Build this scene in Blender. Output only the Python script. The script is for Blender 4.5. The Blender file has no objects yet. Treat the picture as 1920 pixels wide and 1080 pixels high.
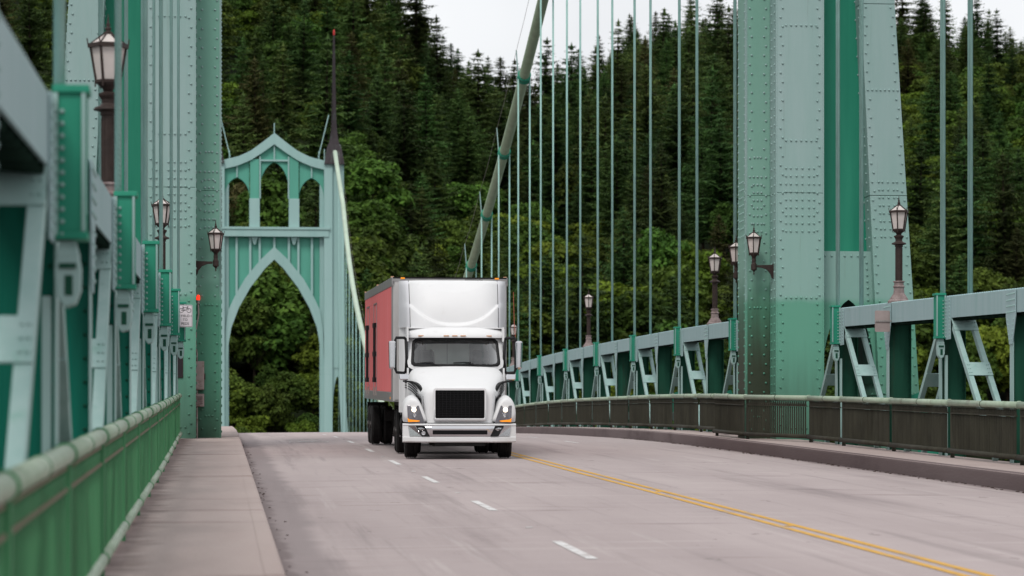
import bpy, math, random
import numpy as np
from mathutils import Vector, Matrix

random.seed(7)
RNG = np.random.default_rng(11)
R = math.radians
SC = bpy.context.scene
COL = SC.collection

# ------------------------------------------------------------------ camera, sky, sun, exposure
CX = -6.727
cam_d = bpy.data.cameras.new('camera')
cam = bpy.data.objects.new('camera', cam_d); COL.objects.link(cam)
cam.location = (CX, 0, 0); cam.rotation_euler = (R(90), 0, -0.0975)
cam_d.sensor_width = 36.0; cam_d.lens = 105.0
cam_d.shift_y = 340 / 1920
cam_d.clip_start = 0.5; cam_d.clip_end = 20000
cam_d.dof.use_dof = True; cam_d.dof.focus_distance = 66.0; cam_d.dof.aperture_fstop = 2.5
SC.camera = cam

SUN_EL, SUN_AZ = 52.0, 205.0        # degrees; azimuth clockwise from +Y: behind the camera, to its left
w = bpy.data.worlds.new('World'); SC.world = w; w.use_nodes = True
nt = w.node_tree; nt.nodes.clear()
sky = nt.nodes.new('ShaderNodeTexSky'); sky.sky_type = 'NISHITA'; sky.sun_disc = False
sky.sun_elevation = R(SUN_EL); sky.sun_rotation = R(SUN_AZ); sky.dust_density = 3.0
cl = nt.nodes.new('ShaderNodeTexNoise'); cl.inputs['Scale'].default_value = 7.0; cl.inputs['Detail'].default_value = 4
cr = nt.nodes.new('ShaderNodeValToRGB')
cr.color_ramp.elements[0].color = (7.2, 7.3, 7.5, 1); cr.color_ramp.elements[1].color = (9.3, 9.4, 9.5, 1)
cr.color_ramp.elements[0].position = .3; cr.color_ramp.elements[1].position = .72
tc = nt.nodes.new('ShaderNodeTexCoord')
mx = nt.nodes.new('ShaderNodeMix'); mx.data_type = 'RGBA'; mx.inputs[0].default_value = .93
bg = nt.nodes.new('ShaderNodeBackground'); bg.inputs['Strength'].default_value = 0.1
out = nt.nodes.new('ShaderNodeOutputWorld')
nt.links.new(tc.outputs['Generated'], cl.inputs['Vector']); nt.links.new(cl.outputs['Fac'], cr.inputs['Fac'])
nt.links.new(sky.outputs[0], mx.inputs[6]); nt.links.new(cr.outputs[0], mx.inputs[7])
nt.links.new(mx.outputs[2], bg.inputs[0]); nt.links.new(bg.outputs[0], out.inputs[0])

sd = bpy.data.lights.new('sun', 'SUN'); sd.energy = 1.5; sd.angle = R(18); sd.color = (1, .97, .92)
sun = bpy.data.objects.new('sun', sd); COL.objects.link(sun)
az, el = R(SUN_AZ), R(SUN_EL)
sdir = Vector((math.sin(az) * math.cos(el), math.cos(az) * math.cos(el), math.sin(el)))
sun.rotation_euler = (-sdir).to_track_quat('-Z', 'Y').to_euler()
SC.view_settings.view_transform = 'Standard'; SC.view_settings.look = 'None'
SC.view_settings.exposure = 0.25; SC.view_settings.gamma = 1.0; SC.view_settings.use_curve_mapping = False
SC.cycles.use_denoising = True
SC.cycles.max_bounces = 6; SC.cycles.diffuse_bounces = 2; SC.cycles.glossy_bounces = 3
SC.cycles.transparent_max_bounces = 8; SC.cycles.caustics_reflective = False; SC.cycles.caustics_refractive = False

# ------------------------------------------------------------------ helpers
class MB:
    """collects geometry for ONE mesh object"""
    def __init__(s): s.v = []; s.f = []
    def add(s, vs, fs):
        n = len(s.v); s.v += [tuple(p) for p in vs]; s.f += [tuple(i + n for i in f) for f in fs]; return s
    def box(s, x0, x1, y0, y1, z0, z1):
        return s.add([(x0, y0, z0), (x1, y0, z0), (x1, y1, z0), (x0, y1, z0), (x0, y0, z1), (x1, y0, z1), (x1, y1, z1), (x0, y1, z1)],
                     [(0, 3, 2, 1), (4, 5, 6, 7), (0, 1, 5, 4), (1, 2, 6, 5), (2, 3, 7, 6), (3, 0, 4, 7)])
    def hexa(s, p):          # 8 corner points ordered like box
        return s.add(p, [(0, 3, 2, 1), (4, 5, 6, 7), (0, 1, 5, 4), (1, 2, 6, 5), (2, 3, 7, 6), (3, 0, 4, 7)])
    def beam(s, a, b, wx, wy, side=(1, 0, 0)):
        a = Vector(a); b = Vector(b); d = (b - a).normalized(); u = Vector(side); u = (u - d * u.dot(d)).normalized(); v = d.cross(u)
        c = []
        for q in (a, b):
            for i, j in ((-1, -1), (1, -1), (1, 1), (-1, 1)): c.append(q + u * (wx / 2 * i) + v * (wy / 2 * j))
        return s.hexa(c)
    def tube(s, pts, r, n=8, cap=True):
        pts = [Vector(p) for p in pts]; rr = r if isinstance(r, (list, tuple)) else [r] * len(pts); base = len(s.v); prev = None
        for i, p in enumerate(pts):
            d = (pts[min(i + 1, len(pts) - 1)] - pts[max(i - 1, 0)]).normalized()
            if prev is None: u = d.orthogonal().normalized()
            else: u = (prev - d * prev.dot(d)).normalized()
            prev = u; v = d.cross(u)
            for k in range(n):
                a = 2 * math.pi * k / n; s.v.append(tuple(p + (u * math.cos(a) + v * math.sin(a)) * rr[i]))
        for i in range(len(pts) - 1):
            for k in range(n):
                k2 = (k + 1) % n; s.f.append((base + i * n + k, base + i * n + k2, base + (i + 1) * n + k2, base + (i + 1) * n + k))
        if cap:
            s.f.append(tuple(base + k for k in range(n))[::-1]); e = base + (len(pts) - 1) * n; s.f.append(tuple(e + k for k in range(n)))
        return s
    def lathe(s, prof, c=(0, 0, 0), n=16, axis='z', rot=0):
        base = len(s.v)
        for (r, h) in prof:
            for k in range(n):
                a = 2 * math.pi * k / n + rot; p = (r * math.cos(a), r * math.sin(a), h)
                if axis == 'x': p = (h, p[0], p[1])
                elif axis == 'y': p = (p[0], h, p[1])
                s.v.append((c[0] + p[0], c[1] + p[1], c[2] + p[2]))
        for i in range(len(prof) - 1):
            for k in range(n):
                k2 = (k + 1) % n; s.f.append((base + i * n + k, base + i * n + k2, base + (i + 1) * n + k2, base + (i + 1) * n + k))
        s.f.append(tuple(base + k for k in range(n))[::-1]); e = base + (len(prof) - 1) * n; s.f.append(tuple(e + k for k in range(n)))
        return s
    def prism(s, poly, d0, d1, axis='y'):
        """poly: 2D outline; axis y -> (x,z), x -> (y,z), z -> (x,y)"""
        def P(p, d): return (p[0], d, p[1]) if axis == 'y' else ((d, p[0], p[1]) if axis == 'x' else (p[0], p[1], d))
        n = len(poly); b = len(s.v)
        s.v += [P(p, d0) for p in poly] + [P(p, d1) for p in poly]
        s.f.append(tuple(b + i for i in range(n))); s.f.append(tuple(b + n + i for i in range(n))[::-1])
        for i in range(n):
            j = (i + 1) % n; s.f.append((b + i, b + n + i, b + n + j, b + j))
        return s
    def ring(s, outer, inner, d0, d1, axis='y'):
        """frame: two outlines with the same number of points"""
        def P(p, d): return (p[0], d, p[1]) if axis == 'y' else ((d, p[0], p[1]) if axis == 'x' else (p[0], p[1], d))
        n = len(outer); b = len(s.v)
        for pl, d in ((outer, d0), (inner, d0), (outer, d1), (inner, d1)): s.v += [P(p, d) for p in pl]
        for i in range(n):
            j = (i + 1) % n; o0, i0, o1, i1 = b, b + n, b + 2 * n, b + 3 * n
            s.f += [(o0 + i, o0 + j, i0 + j, i0 + i), (o1 + i, i1 + i, i1 + j, o1 + j), (o0 + i, o1 + i, o1 + j, o0 + j), (i0 + i, i0 + j, i1 + j, i1 + i)]
        return s
    def rivet(s, c, nrm, r=.031, h=.03):
        d = Vector(nrm).normalized(); u = d.orthogonal().normalized(); v = d.cross(u); b = len(s.v); c = Vector(c)
        for (rr, hh) in ((r, 0), (r * .86, h * .6), (r * .45, h)):
            for k in range(6):
                a = math.pi * k / 3; s.v.append(tuple(c + (u * math.cos(a) + v * math.sin(a)) * rr + d * hh))
        for i in range(2):
            for k in range(6):
                k2 = (k + 1) % 6; s.f.append((b + i * 6 + k, b + i * 6 + k2, b + (i + 1) * 6 + k2, b + (i + 1) * 6 + k))
        s.f.append(tuple(b + 12 + k for k in range(6)))
        return s
    def grid(s, fn, nu, nv):
        b = len(s.v)
        for j in range(nv + 1):
            for i in range(nu + 1): s.v.append(tuple(fn(i / nu, j / nv)))
        for j in range(nv):
            for i in range(nu):
                a = b + j * (nu + 1) + i; s.f.append((a, a + 1, a + nu + 2, a + nu + 1))
        return s
    def mesh(s, name, mat, smooth=False):
        me = bpy.data.meshes.new(name); me.from_pydata(s.v, [], s.f); me.update()
        if mat: me.materials.append(mat)
        if smooth: me.polygons.foreach_set('use_smooth', [True] * len(me.polygons))
        return me
    def build(s, name, mat, parent=None, smooth=False, bevel=0, loc=None, subsurf=0, fixn=True):
        me = s.mesh(name, mat, smooth)
        if fixn:
            import bmesh
            bm = bmesh.new(); bm.from_mesh(me); bmesh.ops.recalc_face_normals(bm, faces=bm.faces[:]); bm.to_mesh(me); bm.free()
        return link(name, me, parent, loc, bevel, subsurf)

def link(name, me, parent=None, loc=None, bevel=0, subsurf=0, rot=None):
    o = bpy.data.objects.new(name, me); COL.objects.link(o)
    if parent: o.parent = parent
    if loc: o.location = loc
    if rot: o.rotation_euler = rot
    if bevel:
        m = o.modifiers.new('bevel', 'BEVEL'); m.width = bevel; m.segments = 2; m.limit_method = 'ANGLE'; m.angle_limit = R(40)
    if subsurf:
        m = o.modifiers.new('sub', 'SUBSURF'); m.levels = subsurf; m.render_levels = subsurf
    return o
def tag(o, label=None, cat=None, group=None, kind=None):
    if label: o['label'] = label
    if cat: o['category'] = cat
    if group: o['group'] = group
    if kind: o['kind'] = kind
    return o
def empty(name, loc=(0, 0, 0), rot=(0, 0, 0)):
    o = bpy.data.objects.new(name, None); COL.objects.link(o); o.location = loc; o.rotation_euler = rot; o.empty_display_size = .2
    return o
def copy_tree(o, parent=None):
    c = o.copy(); COL.objects.link(c); c.parent = parent
    for ch in o.children: copy_tree(ch, c)
    return c
ORD = ['first', 'second', 'third', 'fourth', 'fifth', 'sixth', 'seventh', 'eighth', 'ninth', 'tenth', 'eleventh', 'twelfth', 'thirteenth',
       'fourteenth', 'fifteenth', 'sixteenth', 'seventeenth', 'eighteenth', 'nineteenth', 'twentieth']
ORD += ['twenty-' + a for a in ORD[:9]] + ['thirtieth'] + ['thirty-' + a for a in ORD[:9]]

# ------------------------------------------------------------------ materials
def mat(name, col, rough=.6, metal=0, var=.12, scale=3.0, stretch=(1, 1, 1), bump=0, bscale=60, col2=None, spec=.2, emit=None, estr=0, random_tint=0,
        coat=0):
    m = bpy.data.materials.new(name); m.use_nodes = True; t = m.node_tree; p = t.nodes['Principled BSDF']
    p.inputs['Roughness'].default_value = rough; p.inputs['Metallic'].default_value = metal; p.inputs['Specular IOR Level'].default_value = spec
    if coat: p.inputs['Coat Weight'].default_value = coat; p.inputs['Coat Roughness'].default_value = .08
    g = t.nodes.new('ShaderNodeNewGeometry'); mp = t.nodes.new('ShaderNodeMapping'); mp.inputs['Scale'].default_value = stretch
    t.links.new(g.outputs['Position'], mp.inputs['Vector'])
    n = t.nodes.new('ShaderNodeTexNoise'); n.inputs['Scale'].default_value = scale; n.inputs['Detail'].default_value = 5; n.inputs['Roughness'].default_value = .62
    t.links.new(mp.outputs[0], n.inputs['Vector'])
    r = t.nodes.new('ShaderNodeValToRGB'); r.color_ramp.elements[0].position = .32; r.color_ramp.elements[1].position = .68
    c2 = col2 or tuple(min(1, c * (1 + var)) for c in col); c1 = tuple(c * (1 - var) for c in col) if not col2 else col
    r.color_ramp.elements[0].color = (*c1, 1); r.color_ramp.elements[1].color = (*c2, 1)
    t.links.new(n.outputs['Fac'], r.inputs['Fac']); t.links.new(r.outputs[0], p.inputs['Base Color'])
    if random_tint:
        oi = t.nodes.new('ShaderNodeObjectInfo'); h = t.nodes.new('ShaderNodeHueSaturation')
        mr = t.nodes.new('ShaderNodeMapRange'); mr.inputs[3].default_value = 1 - random_tint; mr.inputs[4].default_value = 1 + random_tint
        t.links.new(oi.outputs['Random'], mr.inputs[0]); t.links.new(mr.outputs[0], h.inputs['Value'])
        m2 = t.nodes.new('ShaderNodeMath'); m2.operation = 'MULTIPLY'; m2.inputs[1].default_value = 7.31
        f2 = t.nodes.new('ShaderNodeMath'); f2.operation = 'FRACT'
        mr2 = t.nodes.new('ShaderNodeMapRange'); mr2.inputs[3].default_value = .5 - random_tint * .07; mr2.inputs[4].default_value = .5 + random_tint * .05
        t.links.new(oi.outputs['Random'], m2.inputs[0]); t.links.new(m2.outputs[0], f2.inputs[0]); t.links.new(f2.outputs[0], mr2.inputs[0])
        t.links.new(mr2.outputs[0], h.inputs['Hue'])
        t.links.new(r.outputs[0], h.inputs['Color']); t.links.new(h.outputs[0], p.inputs['Base Color'])
    if bump:
        b = t.nodes.new('ShaderNodeBump'); b.inputs['Strength'].default_value = bump; b.inputs['Distance'].default_value = .02
        nb = t.nodes.new('ShaderNodeTexNoise'); nb.inputs['Scale'].default_value = bscale; nb.inputs['Detail'].default_value = 3
        t.links.new(mp.outputs[0], nb.inputs['Vector']); t.links.new(nb.outputs['Fac'], b.inputs['Height']); t.links.new(b.outputs[0], p.inputs['Normal'])
    if emit:
        p.inputs['Emission Color'].default_value = (*emit, 1); p.inputs['Emission Strength'].default_value = estr
    m['ramp'] = r.name
    return m

def layer(m, colour, fac_builder):
    """mix another paint / dirt colour over the base colour; fac_builder(tree) -> socket 0..1"""
    t = m.node_tree; p = t.nodes['Principled BSDF']; src = p.inputs['Base Color'].links[0].from_socket
    x = t.nodes.new('ShaderNodeMix'); x.data_type = 'RGBA'; x.inputs[7].default_value = (*colour, 1)
    t.links.new(src, x.inputs[6]); t.links.new(fac_builder(t), x.inputs[0]); t.links.new(x.outputs[2], p.inputs['Base Color'])
def fac_noise(lo, hi, scale, stretch=(1, 1, 1), amount=1.0, detail=6, off=0):
    def fb(t):
        g = t.nodes.new('ShaderNodeNewGeometry'); mp = t.nodes.new('ShaderNodeMapping'); mp.inputs['Scale'].default_value = stretch
        mp.inputs['Location'].default_value = (off, off * .7, off * .3)
        n = t.nodes.new('ShaderNodeTexNoise'); n.inputs['Scale'].default_value = scale; n.inputs['Detail'].default_value = detail; n.inputs['Roughness'].default_value = .65
        r = t.nodes.new('ShaderNodeMapRange'); r.interpolation_type = 'SMOOTHSTEP'
        r.inputs[1].default_value = lo; r.inputs[2].default_value = hi; r.inputs[4].default_value = amount
        t.links.new(g.outputs['Position'], mp.inputs[0]); t.links.new(mp.outputs[0], n.inputs['Vector']); t.links.new(n.outputs['Fac'], r.inputs[0])
        return r.outputs[0]
    return fb
def fac_height(z_hi, z_lo, amount=1.0, noise=0, scale=2.0, stretch=(1, 1, .2)):
    """1 below z_lo, 0 above z_hi, the border shifted by noise"""
    def fb(t):
        g = t.nodes.new('ShaderNodeNewGeometry'); sp = t.nodes.new('ShaderNodeSeparateXYZ'); t.links.new(g.outputs['Position'], sp.inputs[0])
        v = sp.outputs['Z']
        if noise:
            mp = t.nodes.new('ShaderNodeMapping'); mp.inputs['Scale'].default_value = stretch
            n = t.nodes.new('ShaderNodeTexNoise'); n.inputs['Scale'].default_value = scale; n.inputs['Detail'].default_value = 5
            t.links.new(g.outputs['Position'], mp.inputs[0]); t.links.new(mp.outputs[0], n.inputs['Vector'])
            a = t.nodes.new('ShaderNodeMath'); a.operation = 'MULTIPLY_ADD'; a.inputs[1].default_value = noise
            t.links.new(n.outputs['Fac'], a.inputs[0]); t.links.new(v, a.inputs[2]); v = a.outputs[0]
        r = t.nodes.new('ShaderNodeMapRange'); r.inputs[1].default_value = z_hi; r.inputs[2].default_value = z_lo; r.inputs[4].default_value = amount
        r.interpolation_type = 'SMOOTHSTEP'; t.links.new(v, r.inputs[0]); return r.outputs[0]
    return fb

STREAK = (2.5, 2.5, .22)
M = {}
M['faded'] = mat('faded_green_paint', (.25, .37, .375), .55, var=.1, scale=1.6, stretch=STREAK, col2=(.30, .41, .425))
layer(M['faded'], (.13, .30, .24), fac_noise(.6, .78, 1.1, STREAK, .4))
M['tower'] = mat('tower_paint_faded', (.25, .375, .355), .55, scale=1.1, stretch=(2, 2, .25), col2=(.295, .405, .395))
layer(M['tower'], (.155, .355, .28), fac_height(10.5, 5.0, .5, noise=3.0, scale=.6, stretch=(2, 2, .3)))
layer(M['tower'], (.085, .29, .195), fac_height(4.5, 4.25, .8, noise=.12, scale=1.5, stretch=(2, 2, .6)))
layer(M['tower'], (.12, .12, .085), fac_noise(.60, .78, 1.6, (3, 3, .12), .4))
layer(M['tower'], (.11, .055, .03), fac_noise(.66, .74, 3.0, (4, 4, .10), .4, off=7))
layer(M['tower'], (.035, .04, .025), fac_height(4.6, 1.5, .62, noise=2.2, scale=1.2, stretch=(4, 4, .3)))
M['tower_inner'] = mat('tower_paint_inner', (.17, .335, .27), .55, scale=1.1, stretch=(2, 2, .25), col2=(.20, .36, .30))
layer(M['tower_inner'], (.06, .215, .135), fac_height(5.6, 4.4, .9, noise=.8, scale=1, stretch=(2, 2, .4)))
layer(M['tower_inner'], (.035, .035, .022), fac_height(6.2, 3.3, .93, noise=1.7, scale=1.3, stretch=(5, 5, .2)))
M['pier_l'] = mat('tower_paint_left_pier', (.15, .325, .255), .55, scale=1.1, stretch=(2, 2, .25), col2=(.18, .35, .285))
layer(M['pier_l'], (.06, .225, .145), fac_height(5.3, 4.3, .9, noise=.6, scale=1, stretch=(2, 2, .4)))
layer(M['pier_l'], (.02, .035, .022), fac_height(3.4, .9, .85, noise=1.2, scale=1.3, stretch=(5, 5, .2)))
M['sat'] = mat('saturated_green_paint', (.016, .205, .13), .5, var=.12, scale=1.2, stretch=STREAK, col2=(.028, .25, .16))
M['deep'] = mat('unfaded_shaded_green_paint', (.010, .058, .036), .6, var=.25, scale=2, stretch=STREAK, spec=.1)  # unfaded, dirty green paint with the shade behind the members toned in
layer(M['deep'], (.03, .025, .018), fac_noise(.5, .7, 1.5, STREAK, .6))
M['brace'] = mat('brace_green_paint', (.235, .365, .345), .55, scale=2.2, stretch=STREAK, col2=(.30, .42, .405))
layer(M['brace'], (.10, .27, .20), fac_noise(.58, .76, 1.3, STREAK, .45, off=3))
layer(M['faded'], (.13, .075, .045), fac_noise(.67, .75, 3.0, (4, 1.5, .3), .45, off=5))
layer(M['brace'], (.13, .075, .045), fac_noise(.66, .75, 3.0, (4, 4, .2), .45, off=8))
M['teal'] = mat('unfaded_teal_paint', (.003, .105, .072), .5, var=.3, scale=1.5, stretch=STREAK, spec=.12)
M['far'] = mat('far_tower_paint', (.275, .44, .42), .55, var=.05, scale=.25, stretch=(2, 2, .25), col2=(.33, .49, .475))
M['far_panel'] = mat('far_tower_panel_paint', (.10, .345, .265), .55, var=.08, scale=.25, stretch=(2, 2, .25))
M['rope'] = mat('suspender_rope', (.30, .50, .46), .5, var=.1, scale=2)
def rope_bump(m, s):
    t = m.node_tree; p = t.nodes['Principled BSDF']; tc = t.nodes.new('ShaderNodeTexCoord'); mp = t.nodes.new('ShaderNodeMapping')
    mp.inputs['Rotation'].default_value = (0, R(38), R(25)); wv = t.nodes.new('ShaderNodeTexWave'); wv.inputs['Scale'].default_value = s
    b = t.nodes.new('ShaderNodeBump'); b.inputs['Strength'].default_value = .3; b.inputs['Distance'].default_value = .01
    t.links.new(tc.outputs['Object'], mp.inputs[0]); t.links.new(mp.outputs[0], wv.inputs['Vector']); t.links.new(wv.outputs['Fac'], b.inputs['Height'])
    t.links.new(b.outputs[0], p.inputs['Normal'])
rope_bump(M['rope'], 12)
M['cable'] = mat('main_cable_paint', (.33, .42, .29), .6, var=.12, scale=1.5)
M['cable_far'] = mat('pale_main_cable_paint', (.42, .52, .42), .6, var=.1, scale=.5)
M['rail_l'] = mat('green_railing_paint', (.055, .20, .088), .5, var=.18, scale=2.0, stretch=(1, 1, .15))
layer(M['rail_l'], (.085, .075, .045), fac_noise(.55, .75, 1.2, (1, 1, .08), .55))
M['rail_top'] = mat('worn_top_rail_paint', (.26, .35, .25), .45, scale=3, col2=(.36, .43, .34))
layer(M['rail_top'], (.16, .13, .095), fac_noise(.55, .72, 2.2, (1, 1, 1), .6))
M['rail_r'] = mat('dark_olive_railing_paint', (.036, .034, .024), .75, var=.3, scale=3, stretch=(1, 1, .3))  # dark olive-brown railing colour, mottled lighter by the noise layer
layer(M['rail_r'], (.06, .06, .045), fac_noise(.56, .72, 2.0, (1, 1, .3), .5))
M['iron'] = mat('brown_cast_iron', (.035, .024, .021), .55, var=.25, scale=12)
M['base'] = mat('weathered_lamp_base', (.15, .11, .105), .75, scale=9, col2=(.27, .215, .21), bump=.3)
M['pane'] = mat('frosted_pane', (.84, .78, .75), .35, var=.04, scale=6)
def translucent(m, fac):
    t = m.node_tree; p = t.nodes['Principled BSDF']; o = [n for n in t.nodes if n.type == 'OUTPUT_MATERIAL'][0]
    tr = t.nodes.new('ShaderNodeBsdfTranslucent'); mxs = t.nodes.new('ShaderNodeMixShader'); mxs.inputs[0].default_value = fac
    src = p.inputs['Base Color'].links[0].from_socket
    t.links.new(src, tr.inputs['Color']); t.links.new(p.outputs[0], mxs.inputs[1]); t.links.new(tr.outputs[0], mxs.inputs[2]); t.links.new(mxs.outputs[0], o.inputs[0])
translucent(M['pane'], .45)
M['steel'] = mat('dull_steel', (.33, .30, .29), .5, metal=.3, var=.15, scale=6)
M['rust'] = mat('rusty_box_paint', (.30, .25, .235), .6, scale=8, col2=(.36, .31, .30), var=.2)
layer(M['rust'], (.13, .07, .045), fac_noise(.58, .7, 5, amount=.8))
M['black'] = mat('black_plastic', (.012, .012, .013), .5, var=.2)
M['plaque'] = mat('bronze_plaque', (.028, .022, .026), .35, var=.15, metal=.3)
M['white'] = mat('sign_white', (.62, .57, .60), .5, var=.04)
M['signback'] = mat('sign_back', (.34, .28, .27), .55, var=.12, scale=5, metal=.3)
M['ink'] = mat('sign_ink', (.02, .02, .022), .5, var=.1)
M['red_lamp'] = mat('red_beacon', (.8, .02, .01), .3, emit=(1, .03, .01), estr=1.6)
M['red_off'] = mat('unlit_red_lens', (.45, .03, .025), .35, var=.1)
M['bronze'] = mat('spire_copper', (.035, .028, .032), .6, var=.3, scale=1.0, stretch=(2, 2, .3))
layer(M['bronze'], (.16, .25, .22), fac_noise(.55, .72, .8, (2, 2, .3), .5))
# ------------------------------------------------------------------ road profile
PP = np.array([(-40, -3.0), (-20, -2.39), (0, -1.775), (26, -.96), (45.8, -.345), (58.5, .04), (69, .36), (82.7, .76), (93.2, 1.01), (103.3, 1.20),
               (113.4, 1.38), (123.7, 1.54), (133.6, 1.655), (143.5, 1.72), (160, 1.75), (200, 1.62), (300, .85), (444, -.6), (620, -3.2)])
_sl = np.gradient(PP[:, 1], PP[:, 0])
def P(y):
    k = int(np.clip(np.searchsorted(PP[:, 0], y) - 1, 0, len(PP) - 2)); x0, x1 = PP[k, 0], PP[k + 1, 0]; h = x1 - x0; t = (y - x0) / h
    a, b, c, d = PP[k, 1], PP[k + 1, 1], _sl[k] * h, _sl[k + 1] * h
    return float((2 * t**3 - 3 * t**2 + 1) * a + (t**3 - 2 * t**2 + t) * c + (-2 * t**3 + 3 * t**2) * b + (t**3 - t**2) * d)
KL, KR = -6.22, 6.12         # kerb faces
SW = .235                    # pavement above the crown of the road
def road_z(x, y): return P(y) - .05 * (abs(x) / 6.2) ** 2
YS = list(np.arange(-20, 172, 1.5)) + list(np.arange(172, 560, 8.0))

# ---- concrete
def concrete(name, c1, c2, fine=.5):
    m = mat(name, c1, .85, scale=.35, stretch=(1, .16, 1), col2=c2, spec=.25, bump=.25, bscale=25)
    return m
M['road'] = concrete('worn_concrete_road', (.325, .27, .268), (.405, .343, .338))
layer(M['road'], (.165, .135, .137), fac_noise(.53, .75, .55, (1.5, .06, 1), .6))
layer(M['road'], (.50, .435, .43), fac_noise(.6, .78, .5, (1.2, .1, 1), .5, off=9))
layer(M['road'], (.14, .10, .105), fac_noise(.58, .70, 1.2, (.22, 1.1, 1), .45, off=4))
layer(M['road'], (.49, .43, .42), fac_noise(.56, .70, 1.4, (.2, 1.4, 1), .35, off=14))
layer(M['road'], (.19, .16, .16), fac_noise(.55, .7, 1.6, (2.4, .035, 1), .4, off=31))
layer(M['road'], (.47, .42, .41), fac_noise(.58, .72, 1.7, (2.2, .04, 1), .4, off=37))
layer(M['road'], (.2, .175, .175), fac_noise(.5, .8, 34, (1, 1, 1), .35, off=2))
def fac_strip(x_lo, x_hi, amount, scale=.5, wob=.5):
    """a strip along the road between two x, with a wobbling border"""
    def fb(t):
        g = t.nodes.new('ShaderNodeNewGeometry'); sp = t.nodes.new('ShaderNodeSeparateXYZ'); t.links.new(g.outputs['Position'], sp.inputs[0])
        n = t.nodes.new('ShaderNodeTexNoise'); n.inputs['Scale'].default_value = scale; n.inputs['Detail'].default_value = 6
        t.links.new(g.outputs['Position'], n.inputs['Vector'])
        a = t.nodes.new('ShaderNodeMath'); a.operation = 'MULTIPLY_ADD'; a.inputs[1].default_value = wob
        t.links.new(n.outputs['Fac'], a.inputs[0]); t.links.new(sp.outputs['X'], a.inputs[2])
        r = t.nodes.new('ShaderNodeMapRange'); r.interpolation_type = 'SMOOTHSTEP'; r.inputs[1].default_value = x_hi + wob / 2; r.inputs[2].default_value = x_lo + wob / 2
        r.inputs[4].default_value = amount
        t.links.new(a.outputs[0], r.inputs[0]); return r.outputs[0]
    return fb
layer(M['road'], (.07, .05, .05), fac_noise(.66, .70, 2.6, (1, .5, 1), .5, off=21))
layer(M['road'], (.215, .18, .182), fac_strip(-5.75, -5.5, .75))
layer(M['road'], (.13, .10, .10), fac_strip(6.02, 5.8, .7, 1.2, .4))
layer(M['road'], (.14, .11, .11), fac_strip(-6.1, -5.98, .7, 1.2, .4))
M['walk'] = concrete('stained_concrete_pavement', (.345, .272, .255), (.425, .35, .33))
layer(M['walk'], (.15, .09, .085), fac_noise(.54, .72, .9, (.25, 1.0, 1), .6, off=1))
layer(M['walk'], (.36, .31, .30), fac_noise(.6, .76, 1.1, (.3, 1.3, 1), .5, off=6))
layer(M['walk'], (.105, .065, .06), fac_strip(-7.62, -7.3, .65, 1.6, .7))
M['kerb'] = concrete('dark_kerb_concrete', (.10, .072, .072), (.16, .125, .125))
layer(M['kerb'], (.085, .06, .062), fac_noise(.5, .72, .9, (1, .35, 1.2), .8))
M['paint_w'] = mat('worn_white_road_paint', (.56, .55, .55), .8, scale=6, col2=(.68, .67, .67))
layer(M['paint_w'], (.36, .32, .31), fac_noise(.48, .66, 5, amount=.8))
M['paint_y'] = mat('worn_yellow_road_paint', (.50, .27, .05), .8, scale=5, col2=(.62, .36, .075))
layer(M['paint_y'], (.32, .255, .2), fac_noise(.5, .7, 3.0, (1, .35, 1), .8))

# ---- ground sheet, water, deck
def sheet(name, xs, zf, mt, ys=YS, label=None):
    b = MB(); n = len(xs)
    for y in ys:
        for x in xs: b.v.append((x, float(y), zf(x, float(y))))
    for j in range(len(ys) - 1):
        for i in range(n - 1):
            a = j * n + i; b.f.append((a, a + 1, a + n + 1, a + n))
    o = b.build(name, mt, fixn=False, smooth=True); tag(o, kind='structure'); return o
road = sheet('road', [KL - .03, -6.0, -5, -4, -3, -2, -1, 0, 1, 2, 3, 4, 5, 5.9, KR + .03], road_z, M['road'])
def walkway(name, s, inner, outer):
    b = MB(); prof = lambda y: [(inner, P(y) - .6), (inner, P(y) + SW - .03), (inner + s * .012, P(y) + SW - .008), (inner + s * .04, P(y) + SW), (outer, P(y) + SW - .01), (outer, P(y) - .6)]
    for y in YS: b.v += [(x, float(y), z) for x, z in prof(float(y))]
    for j in range(len(YS) - 1):
        for i in range(5): a = j * 6 + i; b.f.append((a, a + 1, a + 7, a + 6))
    o = b.build(name, M['walk'], smooth=False); tag(o, kind='structure')
    k = MB()
    for y in YS:
        y = float(y); k.v += [(inner - s * .006, y, P(y) - .3), (inner - s * .006, y, P(y) + SW - .05), (inner - s * .002, y, P(y) + SW - .02), (inner + s * .03, y, P(y) + SW + .003), (inner + s * .16, y, P(y) + SW + .003)]
    for j in range(len(YS) - 1):
        for i in range(4): a = j * 5 + i; k.f.append((a, a + 1, a + 6, a + 5))
    ko = k.build('kerb', M['kerb'] if s > 0 else M['walk']); tag(ko, kind='structure')
    return o
walkway('sidewalk', -1, KL, -7.9); walkway('sidewalk', 1, KR, 7.9)
# underside of the deck: floor beams carry it
fb = MB()
for k in range(-2, 46):
    y = 7.64 + 5.1 * k; z = P(y); fb.box(-8.5, 8.5, y - .12, y + .12, z - 1.7, z - .62)
slab = MB()
for y in YS: slab.v += [(-7.9, float(y), P(float(y)) - .61), (7.9, float(y), P(float(y)) - .61)]
for j in range(len(YS) - 1): slab.f.append((2 * j, 2 * j + 1, 2 * j + 3, 2 * j + 2))
deck = empty('bridge_deck', (0, 75, 0)); tag(deck, kind='structure')
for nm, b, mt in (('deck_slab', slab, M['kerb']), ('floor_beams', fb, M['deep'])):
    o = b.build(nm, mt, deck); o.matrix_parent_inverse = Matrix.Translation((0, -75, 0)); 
    if nm == 'floor_beams': o['kind'] = 'stuff'

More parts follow.
